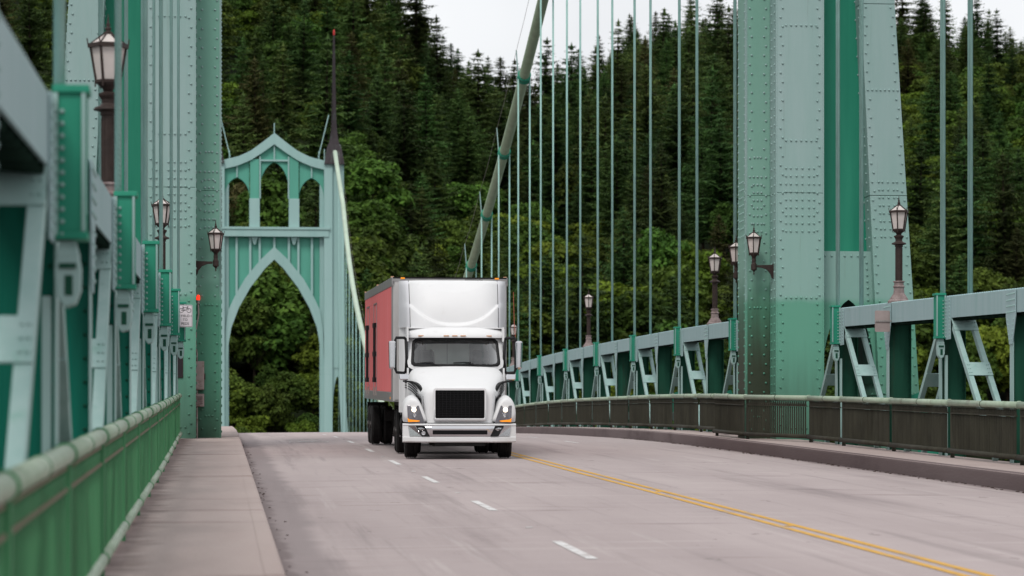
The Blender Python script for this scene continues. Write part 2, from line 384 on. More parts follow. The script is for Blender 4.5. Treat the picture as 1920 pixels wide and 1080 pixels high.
# ---- road markings
def strip(b, x0, x1, y0, y1, n=None, lift=.005):
    n = n or max(1, int((y1 - y0) / 1.5)); base = len(b.v)
    for j in range(n + 1):
        y = y0 + (y1 - y0) * j / n
        for x in (x0, x1): b.v.append((x, y, road_z(x, y) + lift))
    for j in range(n): b.f.append((base + 2 * j, base + 2 * j + 1, base + 2 * j + 3, base + 2 * j + 2))
    return b
for x0 in (-.155, .065):
    o = strip(MB(), x0, x0 + .1, -10, 480).build('centre_line', M['paint_y'], fixn=False); tag(o, kind='structure')
DX = -3.1
dash_first = None
for k in range(-1, 13):
    for s, xx in ((-1, DX), (1, 3.1)):
        y0 = 29.0 + 10.55 * k
        if s > 0 and k < 5: continue
        o = strip(MB(), xx - .055, xx + .055, y0, y0 + 3.1).build('lane_dash', M['paint_w'], fixn=False); tag(o, kind='structure')
# bicycle symbol painted in the kerb lane, nearly worn away
bs = MB()
for cx_, yy in ((-4.55, 83.6), (-3.95, 83.6)):
    ring = [(cx_ + .27 * math.cos(a), yy + 1.0 * math.sin(a)) for a in np.linspace(0, 2 * math.pi, 20)[:-1]]
    ri = [(cx_ + .2 * math.cos(a), yy + .8 * math.sin(a)) for a in np.linspace(0, 2 * math.pi, 20)[:-1]]
    n = len(ring); b0 = len(bs.v); bs.v += [(x, y, road_z(x, y) + .005) for x, y in ring + ri]
    bs.f += [(b0 + i, b0 + (i + 1) % n, b0 + n + (i + 1) % n, b0 + n + i) for i in range(n)]
for (xa, ya), (xb, yb) in (((-4.55, 83.6), (-4.38, 85.2)), ((-4.38, 85.2), (-4.05, 85.2)), ((-4.05, 85.2), (-3.95, 83.6)), ((-4.38, 85.2), (-4.2, 83.6)), ((-4.2, 83.6), (-4.05, 85.2)), ((-4.55, 83.6), (-4.2, 83.6))):
    d = Vector((xb - xa, yb - ya)).normalized(); nx, ny = -d.y * .05, d.x * .12; b0 = len(bs.v)
    bs.v += [(x, y, road_z(x, y) + .009) for x, y in ((xa - nx, ya - ny), (xa + nx, ya + ny), (xb + nx, yb + ny), (xb - nx, yb - ny))]; bs.f.append((b0, b0 + 1, b0 + 2, b0 + 3))
for s in (-1, 1):                                      # chevrons of the shared-lane mark
    for yy in (88, 89.4):
        b0 = len(bs.v); bs.v += [(x, y, road_z(x, y) + .005) for x, y in ((-4.25, yy), (-4.25, yy + .6), (-4.25 + s * .5, yy - .8), (-4.25 + s * .5, yy - 1.4))]; bs.f.append((b0, b0 + 1, b0 + 2, b0 + 3))
M['paint_old'] = mat('faint_white_road_paint', (.40, .37, .37), .85, scale=5, col2=(.52, .49, .49))
layer(M['paint_old'], (.3, .27, .27), fac_noise(.45, .62, 3, amount=.95))
tag(bs.build('bicycle_symbol', M['paint_old'], fixn=False), kind='structure')
# raised reflectors
mk = MB().hexa([(-.045, -.04, 0), (.045, -.04, 0), (.045, .04, 0), (-.045, .04, 0), (-.035, -.015, .013), (.035, -.015, .013), (.035, .015, .013), (-.035, .015, .013)])
mw = mk.mesh('road_reflector', M['paint_old']); my = mk.mesh('yellow_road_reflector', M['paint_y'])
for k in range(0, 6):
    y = 35.0 + 10.55 * k
    o = link('lane_reflector', mw, None, (DX, y, road_z(DX, y) + .004))
    tag(o, 'small white raised reflector between two lane dashes, %s from the camera' % ORD[k], 'road reflector', 'raised reflectors in the lane line')
    yy = 24.4 + 10.6 * k
    o = link('centre_reflector', my, None, (-.005, yy, road_z(0, yy) + .004))
    tag(o, 'small yellow raised reflector between the double yellow lines, %s from the camera' % ORD[k], 'road reflector', 'raised reflectors in the centre line')
# expansion joint across the sidewalk at the left tower leg, and pavement joints
ej = MB()
for k in range(30): ej.box(-7.7 + k * .05, -7.67 + k * .05, 74.45 + .04 * (k % 2), 74.6 + .04 * (k % 2), P(74.5) + SW - .004, P(74.5) + SW + .012)
tag(ej.build('expansion_joint', M['steel']), kind='structure')
# grit lying in the gutter
gr = MB()
for k in range(150):
    y = 16 + 66 * random.random() ** 1.3; x = KL + .03 + abs(random.gauss(0, .10)); r = .006 + .013 * random.random()
    gr.hexa([(x + dx * r, y + dy * r * 1.5, road_z(x, y) + dz * r * .6) for dz in (0, 1) for dx, dy in ((-1, -.8), (1, -1), (.8, 1), (-.9, .7))])
for k in range(160):
    y = 46 + 50 * random.random(); x = KR - .02 - abs(random.gauss(0, .10)); r = .01 + .016 * random.random()
    gr.hexa([(x + dx * r, y + dy * r * 1.5, road_z(x, y) + dz * r * .6) for dz in (0, 1) for dx, dy in ((-1, -.8), (1, -1), (.8, 1), (-.9, .7))])
M['grit'] = mat('gutter_grit', (.06, .042, .036), .9, var=.5, scale=30)
tag(gr.build('gutter_grit', M['grit']), 'scattered brown grit and dead leaves lying along the kerbs', 'debris', kind='stuff')

# ------------------------------------------------------------------ stiffening trusses
NODES_NEAR = [17.84 - 10.2 * 2, 17.84 - 10.2, 17.84, 28.04, 38.24, 48.44, 58.64, 68.84]
NODES_MAIN = [82.87 + 10.2 * i for i in range(0, 36)]
CH = 3.40               # top of chord above the road crown
CABX = 7.95
def drift(y): return 1.28 * max(0, (y - 82) / 362) ** 2
M['chord_shade'] = mat('painted_chord_shade', (.008, .02, .014), .8, var=.4, scale=3, spec=.05)  # near-black tone that stands for the shade under the chord
def truss(s, nodes, name, label, lo=5.1, hi=5.1):
    root = empty(name, (s * CABX, nodes[0], P(nodes[0]))); tag(root, label, 'truss')
    inv = Matrix.Translation((-s * CABX, -nodes[0], -P(nodes[0])))
    def put(o): o.matrix_parent_inverse = inv; return o
    X = lambda i: s * (CABX - i)
    def bx(b, i0, i1, y0, y1, z0, z1): return b.box(min(X(i0), X(i1)), max(X(i0), X(i1)), y0, y1, z0, z1)
    pts = []
    for a, b_ in zip(nodes[:-1], nodes[1:]): pts += [a, (a + b_) / 2]
    pts.append(nodes[-1]); pts = [pts[0] - lo] + pts + [pts[-1] + hi]
    # chord segments
    for y0, y1 in zip(pts[:-1], pts[1:]):
        b = MB(); z0, z1 = P(y0) + CH, P(y1) + CH; e = .004
        xa, xb = sorted((X(.24), X(-.24)))
        for (p, q, t_, u_) in ((xa, xb, 0, .02), (xa, xa + .02, .02, .42), (xb - .02, xb, .02, .42)):   # box chord, open and laced below
            b.hexa([(p, y0 + e, z0 - u_), (q, y0 + e, z0 - u_), (q, y1 - e, z1 - u_), (p, y1 - e, z1 - u_), (p, y0 + e, z0 - t_), (q, y0 + e, z0 - t_), (q, y1 - e, z1 - t_), (p, y1 - e, z1 - t_)])
        seg = put(b.build('chord_segment', M['faded'], root))
        ln_ = MB()                                           # dark liner plates added to paint shade inside the chord
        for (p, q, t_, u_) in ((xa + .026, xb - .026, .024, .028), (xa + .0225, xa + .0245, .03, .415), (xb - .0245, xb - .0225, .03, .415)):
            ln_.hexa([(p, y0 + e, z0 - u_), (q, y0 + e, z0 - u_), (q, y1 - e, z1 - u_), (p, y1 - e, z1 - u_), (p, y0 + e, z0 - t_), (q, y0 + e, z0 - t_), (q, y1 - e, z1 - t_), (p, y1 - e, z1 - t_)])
        put(ln_.build('chord_shade_liner', M['chord_shade'], root))
        rv = MB(); n = int((y1 - y0) / .17)
        if y0 < 175:
            for k in range(n):
                t = (k + .5) / n; yy = y0 + (y1 - y0) * t; zz = z0 + (z1 - z0) * t
                rv.rivet((X(.20), yy, zz), (0, 0, 1), .03, .025)
            o = rv.build('rivets', M['faded'], root); put(o); o['kind'] = 'stuff'
            un = MB()                                    # lattice lacing seen on the underside
            for k in range(int((y1 - y0) / .5)):
                ya = y0 + k * .5; za = z0 + (z1 - z0) * (ya - y0) / (y1 - y0) - .435
                un.beam((X(.22), ya, za), (X(-.22), ya + .25, za), .05, .012, (0, 0, 1)); un.beam((X(-.22), ya + .25, za), (X(.22), ya + .5, za), .05, .012, (0, 0, 1))
            if y0 < 70: o = put(un.build('lacing_bars', M['chord_shade'], root)); o['kind'] = 'stuff'
    for ni, y in enumerate(nodes):
        zt = P(y) + CH
        # node bracket: riveted channel on the road side of the chord
        b = MB(); bx(b, .245, .43, y - .10, y + .10, zt - .78, zt + .03)
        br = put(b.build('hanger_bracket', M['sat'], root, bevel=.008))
        c = MB(); bx(c, .243, .46, y - .14, y + .14, zt + .03, zt + .075); bx(c, .243, .45, y - .13, y + .13, zt - .83, zt - .785)
        for dy in (-.115, .103): bx(c, .245, .44, y + dy, y + dy + .012, zt - .785, zt + .03)
        c2 = MB()
        bx(c2, .415, .437, y - .135, y - .101, zt - .785, zt + .03); bx(c2, .244, .275, y - .135, y - .1011, zt - .785, zt + .03)
        put(c.build('bracket_cap', M['sat'], root, bevel=.005)); put(c2.build('bracket_flange', M['brace'], root))
        pl = MB(); bx(pl, .242, .258, y - .52, y - .141, zt - .86, zt - .012)
        put(pl.build('splice_plate', M['faded'], root, bevel=.004))
        rv = MB()
        for k in range(11):
            z = zt - .08 - k * .072
            for yy in (y - .46, y - .2): rv.rivet((X(.258), yy, z), (-s, 0, 0), .02, .018)
            rv.rivet((X(.26), y - .135, z), (0, -1, 0), .014, .016); rv.rivet((X(.30), y - .115, z), (0, -1, 0), .016, .018)
        if y < 175: o = put(rv.build('rivets', M['brace'], root)); o['kind'] = 'stuff'
        # socket casting with its eye
        h = MB(); xa = X(.33)
        h.hexa([(xa - .07, y - .08, zt - .93), (xa + .07, y - .08, zt - .93), (xa + .07, y + .08, zt - .93), (xa - .07, y + .08, zt - .93), (xa - .045, y - .06, zt - .83), (xa + .045, y - .06, zt - .83), (xa + .045, y + .06, zt - .83), (xa - .045, y + .06, zt - .83)])
        h.prism([(xa - .06, zt - .9), (xa + .06, zt - .9), (xa + .078, zt - 1.0), (xa + .075, zt - 1.13), (xa + .045, zt - 1.21), (xa - .015, zt - 1.23), (xa - .06, zt - 1.17), (xa - .075, zt - 1.02)], y - .075, y + .075)
        sl = MB().box(xa - .018, xa + .03, y - .079, y - .074, zt - 1.16, zt - 1.04); sl.box(xa - .05, xa + .05, y - .09, y + .09, zt - 1.0, zt - .97)
        put(sl.build('socket_slot', M['deep'], root))
        put(h.build('hanger_socket', M['brace'], root, smooth=False, bevel=.01))
        # the two raking braces, each a pair of legs tied by batten plates
        for d in (-1, 1):
            at = lambda dep: (y + d * (.62 + 1.2 * (dep - .62)), zt - dep)
            for i in (.19, -.19):
                a, e = at(.62), at(3.25); b = MB(); b.beam((X(i), *a), (X(i), *e), .1, .13)
                put(b.build('raking_brace', M['brace'] if d < 0 else M['brace'], root, bevel=.008))
            for k, (da, db) in enumerate(((.45, .75), (1.42, 1.68), (2.5, 2.75))):
                a, e = at(da), at(db); b = MB(); off = d * -.0
                mid = ((a[0] + e[0]) / 2, (a[1] + e[1]) / 2)
                dirv = Vector((0, e[0] - a[0], e[1] - a[1])); ln = dirv.length; dirv.normalize(); nv = Vector((0, -1, 0)); nv = (nv - dirv * nv.dot(dirv)).normalized()
                c0 = Vector((X(0), *mid)) + nv * .073
                b.beam(c0 - dirv * ln / 2, c0 + dirv * ln / 2, .485, .014)
                pb = put(b.build('batten_plate', M['brace'], root))
                rv = MB()
                for i in (.21, .17, -.17, -.21):
                    for q in (-.3, 0, .3): rv.rivet(Vector((X(i), *mid)) + nv * .081 + dirv * ln * q, nv, .014, .014)
                if y < 130 and d < 0: o = put(rv.build('rivets', M['brace'], root)); o['kind'] = 'stuff'
        tie = MB(); tie.beam((X(.2), y + .04, zt - 1.16), (X(.2), y + .04, zt - 3.3), .05, .06); put(tie.build('tie_bar', M['brace'], root))
    # web columns at every node and half node, gusset plates at the half nodes
    for k, y in enumerate(pts[1:-1]):
        zt = P(y) + CH; node = k % 2 == 0
        b = MB()
        yo = y + (.35 if node else 0)
        bx(b, -.235, .235, yo - .012, yo + .012, zt - 3.6, zt - .425)
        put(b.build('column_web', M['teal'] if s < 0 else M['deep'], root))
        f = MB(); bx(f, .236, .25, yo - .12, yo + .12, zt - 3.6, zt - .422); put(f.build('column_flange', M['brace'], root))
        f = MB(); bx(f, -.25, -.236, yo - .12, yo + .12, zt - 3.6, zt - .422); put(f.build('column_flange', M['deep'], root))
        rv = MB()
        for q in range(16):
            for i in (-.2, .2): rv.rivet((X(i), yo - .012, zt - .6 - q * .18), (0, -1, 0), .016, .016)
        if y < 130: o = put(rv.build('rivets', M['deep'], root)); o['kind'] = 'stuff'
        if not node:
            poly = [(y - .34, zt - .01), (y + .34, zt - .01), (y + .34, zt - .5), (y + .11, zt - 1.0), (y - .11, zt - 1.0), (y - .34, zt - .5)]
            g = MB(); g.prism(poly, min(X(.251), X(.266)), max(X(.251), X(.266)), 'x'); put(g.build('gusset_plate', M['faded'], root, bevel=.003))
            rv = MB()
            for q in range(4):
                for c in range(7): rv.rivet((X(.266), y - .27 + c * .09, zt - .08 - q * .11), (-s, 0, 0), .019, .016)
            for q in range(5):
                for c in (-1, 1): rv.rivet((X(.266), y + c * (.2 - q * .03), zt - .55 - q * .09), (-s, 0, 0), .019, .016)
            if y < 175: o = put(rv.build('rivets', M['brace'], root)); o['kind'] = 'stuff'
            if s > 0 or y > 20:
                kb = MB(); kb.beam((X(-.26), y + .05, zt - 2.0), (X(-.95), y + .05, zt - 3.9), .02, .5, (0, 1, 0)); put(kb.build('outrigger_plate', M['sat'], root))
    return root
truss(-1, NODES_NEAR, 'stiffening_truss', 'green riveted stiffening truss beside the left sidewalk, blurred in the foreground', 5.1, .3)
truss(1, [38.24, 48.44, 58.64, 68.84], 'stiffening_truss', 'green riveted stiffening truss in front of the right tower leg', 5.1, .14)
truss(1, NODES_MAIN[:12], 'stiffening_truss', 'green riveted stiffening truss running from the right tower leg to behind the truck', .6, 5.1)

# ------------------------------------------------------------------ railings
M['mould'] = mat('rust_stained_moulding', (.12, .13, .075), .7, scale=2, col2=(.17, .13, .095))
def railing(s, path, mt_bar, mt_top, name, label):
    """path: list of post positions (x, y)"""
    root = empty(name, (path[0][0], path[0][1], P(path[0][1]) + SW)); tag(root, label, 'railing')
    inv = Matrix.Translation((-path[0][0], -path[0][1], -P(path[0][1]) - SW))
    def put(o): o.matrix_parent_inverse = inv; return o
    Z = lambda y: P(y) + SW
    for (xa, ya), (xb, yb) in zip(path[:-1], path[1:]):
        L = math.hypot(xb - xa, yb - ya); far = ya > 180
        pt = lambda t, h: Vector((xa + (xb - xa) * t, ya + (yb - ya) * t, Z(ya + (yb - ya) * t) + h))
        dv = (pt(1, 0) - pt(0, 0)).normalized(); nn = Vector((dv.y, -dv.x, 0)).normalized() * (-s if dv.y > 0 else s)   # towards the road
        put(MB().tube([pt(0, 1.065), pt(.5, 1.065), pt(1, 1.065)], .062, 12).build('top_rail', mt_top, root, smooth=True))
        put(MB().tube([pt(0, .13) + nn * .02, pt(1, .13) + nn * .02], .05, 10).build('bottom_rail', M['rail_top'] if s < 0 else mt_bar, root, smooth=True))
        for t in (0,):
            j = MB()
            j.tube([pt(t, 1.065) - dv * .022, pt(t, 1.065) + dv * .022], .076, 12); put(j.build('rail_collar', M['rail_l'] if s < 0 else mt_top, root, smooth=True))
            j = MB(); j.tube([pt(t, .13) - dv * .016 + nn * .02, pt(t, .13) + dv * .016 + nn * .02], .058, 10); put(j.build('rail_collar', mt_bar, root, smooth=True))
        j = MB(); j.tube([pt(.5, 1.065) - dv * .012, pt(.5, 1.065) + dv * .012], .068, 12); put(j.build('rail_clip', M['rail_l'] if s < 0 else mt_bar, root, smooth=True))
        pb_ = .06 if s > 0 else .004; po = MB(); po.beam(pt(0, -.02) - nn * pb_, pt(0, 1.02) - nn * pb_, .06, .08, dv); put(po.build('post', mt_bar, root, bevel=.01))
        n = max(6, int(L / .128)); b = MB()
        for k in range(n):
            t = .034 + .932 * (k + .5) / n
            b.beam(pt(t, .17), pt(t, .85), .02, .03, dv)
        o = put(b.build('balusters', mt_bar, root)); o['kind'] = 'stuff'
        m = MB()
        m.beam(pt(.03, .865), pt(.97, .865), .022, .05, (0, 0, 1)); m.beam(pt(.03, .99), pt(.97, .99), .02, .04, (0, 0, 1))
        put(m.build('panel_rail', M['mould'] if s < 0 else mt_bar, root))
        o_ = MB()                                       # the pierced band below the top rail
        for k in range(n):
            t = .034 + .932 * (k + .5) / n; c = pt(t, .925)
            o_.beam(c - dv * .035 - Vector((0, 0, .055)), c + Vector((0, 0, .05)), .014, .028, dv); o_.beam(c + dv * .035 - Vector((0, 0, .055)), c + Vector((0, 0, .05)), .014, .028, dv)
        o = put(o_.build('pierced_band', mt_bar, root)); o['kind'] = 'stuff'
    return root
lp = [(-7.64 - .08 * max(0, (y - 45) / 27), y) for y in [2.6 + 5.1 * k for k in range(14)]] ; lp = [p for p in lp if p[1] < 71]; lp.append((-7.72, 74.3))
railing(-1, lp, M['rail_l'], M['rail_top'], 'railing', 'green railing with a fat worn handrail along the left sidewalk')
rp = [(7.45, 41.9 + 5.1 * k) for k in range(6)] + [(7.45, 71.2), (6.52, 74.7), (6.52, 79.4), (7.4, 82.6)] + [(7.4, 87.5 + 5.1 * k) for k in range(20)]
railing(1, rp, M['rail_r'], M['rail_top'], 'railing', 'dark brown-green railing along the right sidewalk, curving past the tower')
# ------------------------------------------------------------------ towers
TY = 74.8               # front of the near tower's legs
def arch_pts(x0, x1, zs, za, n=9):
    """pointed arch from the left spring (x0,zs) over the apex to the right spring"""
    c = (x0 + x1) / 2; hw = (x1 - x0) / 2; L = []
    for k in range(n + 1):
        t = k / n; L.append((x0 + hw * (1 - math.cos(t * math.pi / 2 * .86)) / (1 - math.cos(math.pi / 2 * .86)), zs + (za - zs) * math.sin(t * math.pi / 2 * .86) / math.sin(math.pi / 2 * .86)))
    return L + [(2 * c - x, z) for x, z in L[-2::-1]]
def rake_in(z): return float(np.interp(z, [-5, 1.9, 11.9, 44], [10.3, 10.06, 9.58, 9.2]))
def rake_out(z): return float(np.interp(z, [-5, 1.9, 11.9, 44], [11.55, 11.1, 10.46, 10.25]))
def leg(root, s, cx, y0, top, near):
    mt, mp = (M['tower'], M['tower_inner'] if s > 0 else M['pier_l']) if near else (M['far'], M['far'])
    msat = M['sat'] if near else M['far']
    L = empty('leg'); L.parent = root
    L.matrix_parent_inverse = root.matrix_world.inverted() if False else Matrix.Translation(-root.location)
    def bld(b, n, m, **k):
        o = b.build(n, m, L, **k); return o
    def B(b, xa, xb, ya, yb, za, zb):
        p, q = sorted((cx + s * xa, cx + s * xb)); return b.box(p, q, y0 + ya, y0 + yb, za, zb)
    zb = -6
    # riveted main column: plate lifts with a fine seam between them
    lifts = [zb, 7.02, 14.2, 21.5, 29, 36.5, top] if near else [zb, 14, 28, top]
    lifts = [z for z in lifts if z < top] + [top]
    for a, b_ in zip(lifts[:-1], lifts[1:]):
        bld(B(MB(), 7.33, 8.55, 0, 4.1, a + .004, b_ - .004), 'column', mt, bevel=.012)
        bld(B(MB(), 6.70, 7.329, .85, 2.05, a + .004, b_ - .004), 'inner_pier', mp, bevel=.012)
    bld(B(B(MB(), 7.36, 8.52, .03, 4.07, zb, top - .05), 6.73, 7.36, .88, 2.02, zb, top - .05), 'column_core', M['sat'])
    # corner angles
    ca = MB()
    for xa, xb in ((7.322, 7.345), (8.535, 8.558)): B(ca, xa, xb, -.012, .12, zb, top)
    for xa in (6.69, 6.715): B(ca, xa, xa + .02, .838, .98, zb, top)
    bld(ca, 'corner_angle', mt)
    # raker
    zr = [zb, 1.9, 7.0, 11.9, top]
    for a, b_ in zip(zr[:-1], zr[1:]):
        p = []
        for z in (a + .006, b_ - .006):
            xi, xo = cx + s * rake_in(z), cx + s * rake_out(z); xi, xo = min(xi, xo), max(xi, xo)
            p += [(xi, y0 + .3, z), (xo, y0 + .3, z), (xo, y0 + 3.6, z), (xi, y0 + 3.6, z)]
        bld(MB().hexa(p), 'raker', mt, bevel=.012)
    p = []
    for z in (zb, 5.6 if near else 14, top - .1):
        p.append(z)
    zlo = 5.55 if near else 15
    wy = 1.0 if near else .45; b = MB(); q = []
    for z in (zlo, top - .1):
        xa, xb = sorted((cx + s * 8.56, cx + s * (rake_in(z) + .02))); q += [(xa, y0 + wy, z), (xb, y0 + wy, z), (xb, y0 + wy + .1, z), (xa, y0 + wy + .1, z)]
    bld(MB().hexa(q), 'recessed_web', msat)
    # strut plate with the pointed opening beneath it
    z1 = zlo; za = 4.35 if near else 13.8; zs = 2.2 if near else 8
    xl, xr = 8.56, 10.06
    arch = arch_pts(8.62, 10.0, zs, za)
    # front plate built as fans: left, right and crown pieces
    for yy in (.55, 3.2):
        b = MB(); poly = [(cx + s * x, z) for x, z in [(xl, z1), (xl, zs)] + arch + [(10.06, zs), (rake_in(z1), z1)]]
        b.prism(poly, y0 + yy, y0 + yy + .05); bld(b, 'strut_plate', mt)
    sf = MB(); base = 0
    for (xa, za_), (xb, zb_) in zip(arch[:-1], arch[1:]):
        n = len(sf.v); sf.v += [(cx + s * xa, y0 + .6, za_), (cx + s * xb, y0 + .6, zb_), (cx + s * xb, y0 + 3.2, zb_), (cx + s * xa, y0 + 3.2, za_)]; sf.f.append((n, n + 1, n + 2, n + 3))
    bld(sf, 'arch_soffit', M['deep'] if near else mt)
    b = MB(); B(b, 8.56, rake_in(z1), .55, 3.25, z1, z1 + .04); bld(b, 'strut_top', mt)
    if not near: return L
    # rivets
    rv = MB(); X = lambda x: cx + s * x; f = (0, -1, 0)
    zt = min(top, 13.0)
    for x, sg in ((7.44, 1), (8.44, -1)):
        z = .2; k = 0
        while z < zt:
            rv.rivet((X(x + sg * .055 * (k % 2)), y0 - .001, z), f); z += .235; k += 1
    for z in (4.36, 8.35, 11.28, 1.05):
        for x in np.arange(7.58, 8.4, .13): rv.rivet((X(x), y0 - .001, z), f)
    for k in range(9):                                             # splice rows
        z = 6.05 + k * .2
        for x in (7.58, 7.70, 7.85, 8.0, 8.17, 8.3): rv.rivet((X(x), y0 - .001, z), f)
    for x, sg in ((6.80, 1), (7.22, -1)):                              # inner pier front
        z = .3; k = 0
        while z < zt:
            rv.rivet((X(x + sg * .05 * (k % 2)), y0 + .849, z), f); z += .24; k += 1
    for z in (4.15, 8.0, 1.35):
        for x in (6.92, 7.0, 7.08): rv.rivet((X(x), y0 + .849, z), f)
    for k in range(8):
        for x in (6.9, 7.0, 7.1): rv.rivet((X(x), y0 + .849, 6.1 + k * .2), f)
    z = .3
    while z < zt:                                                  # side of the pier and of the column, seen edge on
        for yy in (1.0, 1.9): rv.rivet((X(6.699), y0 + yy, z), (-s, 0, 0))
        for yy in (.2, .6): rv.rivet((X(7.329), y0 + yy, z + .1), (-s, 0, 0))
        rv.rivet((X(8.551), y0 + .25, z), (s, 0, 0))
        z += .22
    for k in range(8):
        for yy in (1.2, 1.45, 1.7): rv.rivet((X(6.699), y0 + yy, 6.0 + .2 * k), (-s, 0, 0))
    z = .3; k = 0                                                   # raker
    while z < zt:
        a, b_ = rake_in(z), rake_out(z)
        rv.rivet((X(a + .07 + .05 * (k % 2)), y0 + .299, z), f); rv.rivet((X(b_ - .07 - .05 * (k % 2)), y0 + .299, z), f)
        rv.rivet((X(a - .001), y0 + .6, z), (-s, 0, .05)); rv.rivet((X(a - .001), y0 + 1.0 + .1 * (k % 2), z), (-s, 0, .05))
        rv.rivet((X(b_ + .001), y0 + .5, z), (s, 0, .05)); z += .235; k += 1
    for k in range(8):
        z = 5.95 + k * .2
        for t in (.25, .35, .5, .65, .75): rv.rivet((X(rake_in(z) + t * (rake_out(z) - rake_in(z))), y0 + .299, z), f)
    for z in (9.7,):
        for t in np.arange(.2, .85, .12): rv.rivet((X(rake_in(z) + t * (rake_out(z) - rake_in(z))), y0 + .299, z), f)
    for k in range(7):                                              # strut plate
        rv.rivet((X(8.7 + k * .17), y0 + .549, 5.47), f)
    for k in range(14):
        rv.rivet((X(9.78 + .02 * k * .3), y0 + .549, 5.3 - k * .16), f); rv.rivet((X(8.66), y0 + .549, 5.3 - k * .2), f)
    o = rv.build('rivets', M['tower'], L, smooth=False); o['kind'] = 'stuff'
    return L
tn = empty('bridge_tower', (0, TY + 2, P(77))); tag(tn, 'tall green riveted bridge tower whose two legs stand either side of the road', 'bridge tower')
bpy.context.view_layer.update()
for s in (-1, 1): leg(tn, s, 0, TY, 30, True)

# ---- far tower
FY, FX = 442.0, 1.28
tf = empty('bridge_tower', (FX, FY + 2, P(444))); tag(tf, 'distant pale green tower with pointed arches and a spire, seen whole behind the truck', 'bridge tower')
def fput(b, n, m, **k):
    o = b.build(n, m, tf, **k); o.matrix_parent_inverse = Matrix.Translation(-tf.location); return o
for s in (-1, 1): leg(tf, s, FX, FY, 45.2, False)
KX, KZ = (444 * .9953 + 10) / 5600, 0
def fp(x, y):               # outline points of the far tower's portal, measured across its face
    t = math.tan(.0975 + math.atan((x - 960) / 5600)); lat = 444 * t; d = 444 * math.cos(.0975) + lat * math.sin(.0975)
    return (lat + CX, -(y - 880) * d / 5600)
def mirror(L): return L + [(2 * FX - x, z) for x, z in L[::-1]]
zbeam0, zbeam1 = 34.35, 35.75
# main arch band (half outline from the apex down the right-hand side)
inner = [(FX, 31.0), (FX + 1.35, 29.7), (FX + 3.5, 26.9), (FX + 5.2, 23.9), (FX + 6.3, 21.0), (FX + 6.75, 18.4), (FX + 6.9, 14.8), (FX + 6.95, 5), (FX + 6.95, -4)]
outer = [(FX, 32.9), (FX + 2.0, 31.0), (FX + 4.3, 28.2), (FX + 5.8, 25.6), (FX + 6.72, 23.6), (FX + 7.2, 20.5), (FX + 7.35, 14.8), (FX + 7.4, 5), (FX + 7.4, -4)]
for s in (-1, 1):
    sx = lambda L: [(FX + s * (x - FX), z) for x, z in L]
    b = MB(); po, pi = sx(outer), sx(inner); y0, y1 = FY + .55, FY + 2.4
    for k in range(len(po) - 1):
        b.hexa([(po[k + 1][0], y0, po[k + 1][1]), (pi[k + 1][0], y0, pi[k + 1][1]), (pi[k + 1][0], y1, pi[k + 1][1]), (po[k + 1][0], y1, po[k + 1][1]),
                (po[k][0], y0, po[k][1]), (pi[k][0], y0, pi[k][1]), (pi[k][0], y1, pi[k][1]), (po[k][0], y1, po[k][1])])
    fput(b, 'arch_band', M['far'])
    # spandrel panels: recessed plates between upright ribs
    ribs = [0, 2.15, 3.55, 5.55, 7.3]
    for a, c in zip(ribs[:-1], ribs[1:]):
        zo = lambda x: float(np.interp(x, [p[0] - FX for p in outer], [p[1] for p in outer]))
        xs = np.linspace(a, c, 5)
        poly = [(FX + s * x, zo(x) + (-.1)) for x in xs] + [(FX + s * c, zbeam0), (FX + s * a, zbeam0)]
        fput(MB().prism(poly, FY + 1.1, FY + 1.3), 'spandrel_panel', M['far_panel'])
    for x in ribs[1:4] + [0.0]:
        if x == 0 and s < 0: continue
        zo = float(np.interp(x, [p[0] - FX for p in outer], [p[1] for p in outer])) - .15
        fput(MB().box(FX + s * x - .16, FX + s * x + .16, FY + .62, FY + 1.12, zo, zbeam0 + .02), 'rib', M['far'])
    fput(MB().hexa([(FX + s * 2.9 - .15, FY + .5, 33.2), (FX + s * 2.9 + .15, FY + .5, 33.2), (FX + s * 2.9 + .15, FY + 1.1, 33.2), (FX + s * 2.9 - .15, FY + 1.1, 33.2),
                    (FX + s * 2.9 - .5, FY + .3, 34.34), (FX + s * 2.9 + .5, FY + .3, 34.34), (FX + s * 2.9 + .5, FY + 1.1, 34.34), (FX + s * 2.9 - .5, FY + 1.1, 34.34)]), 'corbel', M['far'])
fput(MB().box(FX - 8.0, FX + 8.0, FY - .15, FY + 2.6, zbeam0, zbeam1 - .35), 'cross_beam', M['far'])
fput(MB().box(FX - 8.2, FX + 8.2, FY - .3, FY + 2.75, zbeam1 - .348, zbeam1), 'cross_beam_cap', M['far'])
# gabled screen with three lancets: built in uprights and arch heads
def gable_lo(x): x = abs(x - FX); return float(np.interp(x, [0, 1.5, 3.5, 5.5, 7.6], [48.0, 46.9, 45.6, 44.75, 44.25]))
def gable_hi(x): x = abs(x - FX); return float(np.interp(x, [0, .9, 2.0, 3.5, 5.2, 7.8], [49.7, 48.95, 48.1, 47.0, 46.2, 45.55]))
lanc = [(-7.3, -3.68, 40.3, 43.1), (-2.15, 2.15, 41.2, 45.45), (3.68, 7.3, 40.3, 43.1)]
for (xa, xb) in ((-3.68, -2.15), (2.15, 3.68)):
    fput(MB().box(FX + xa, FX + xb, FY + .35, FY + 2.2, zbeam1, 40.0), 'mullion', M['far'], bevel=.03)
    fput(MB().box(FX + xa + .1, FX + xb - .1, FY + .45, FY + 2.1, 40.0, gable_lo(FX + xa) + .3), 'mullion_head', M['far_panel'])
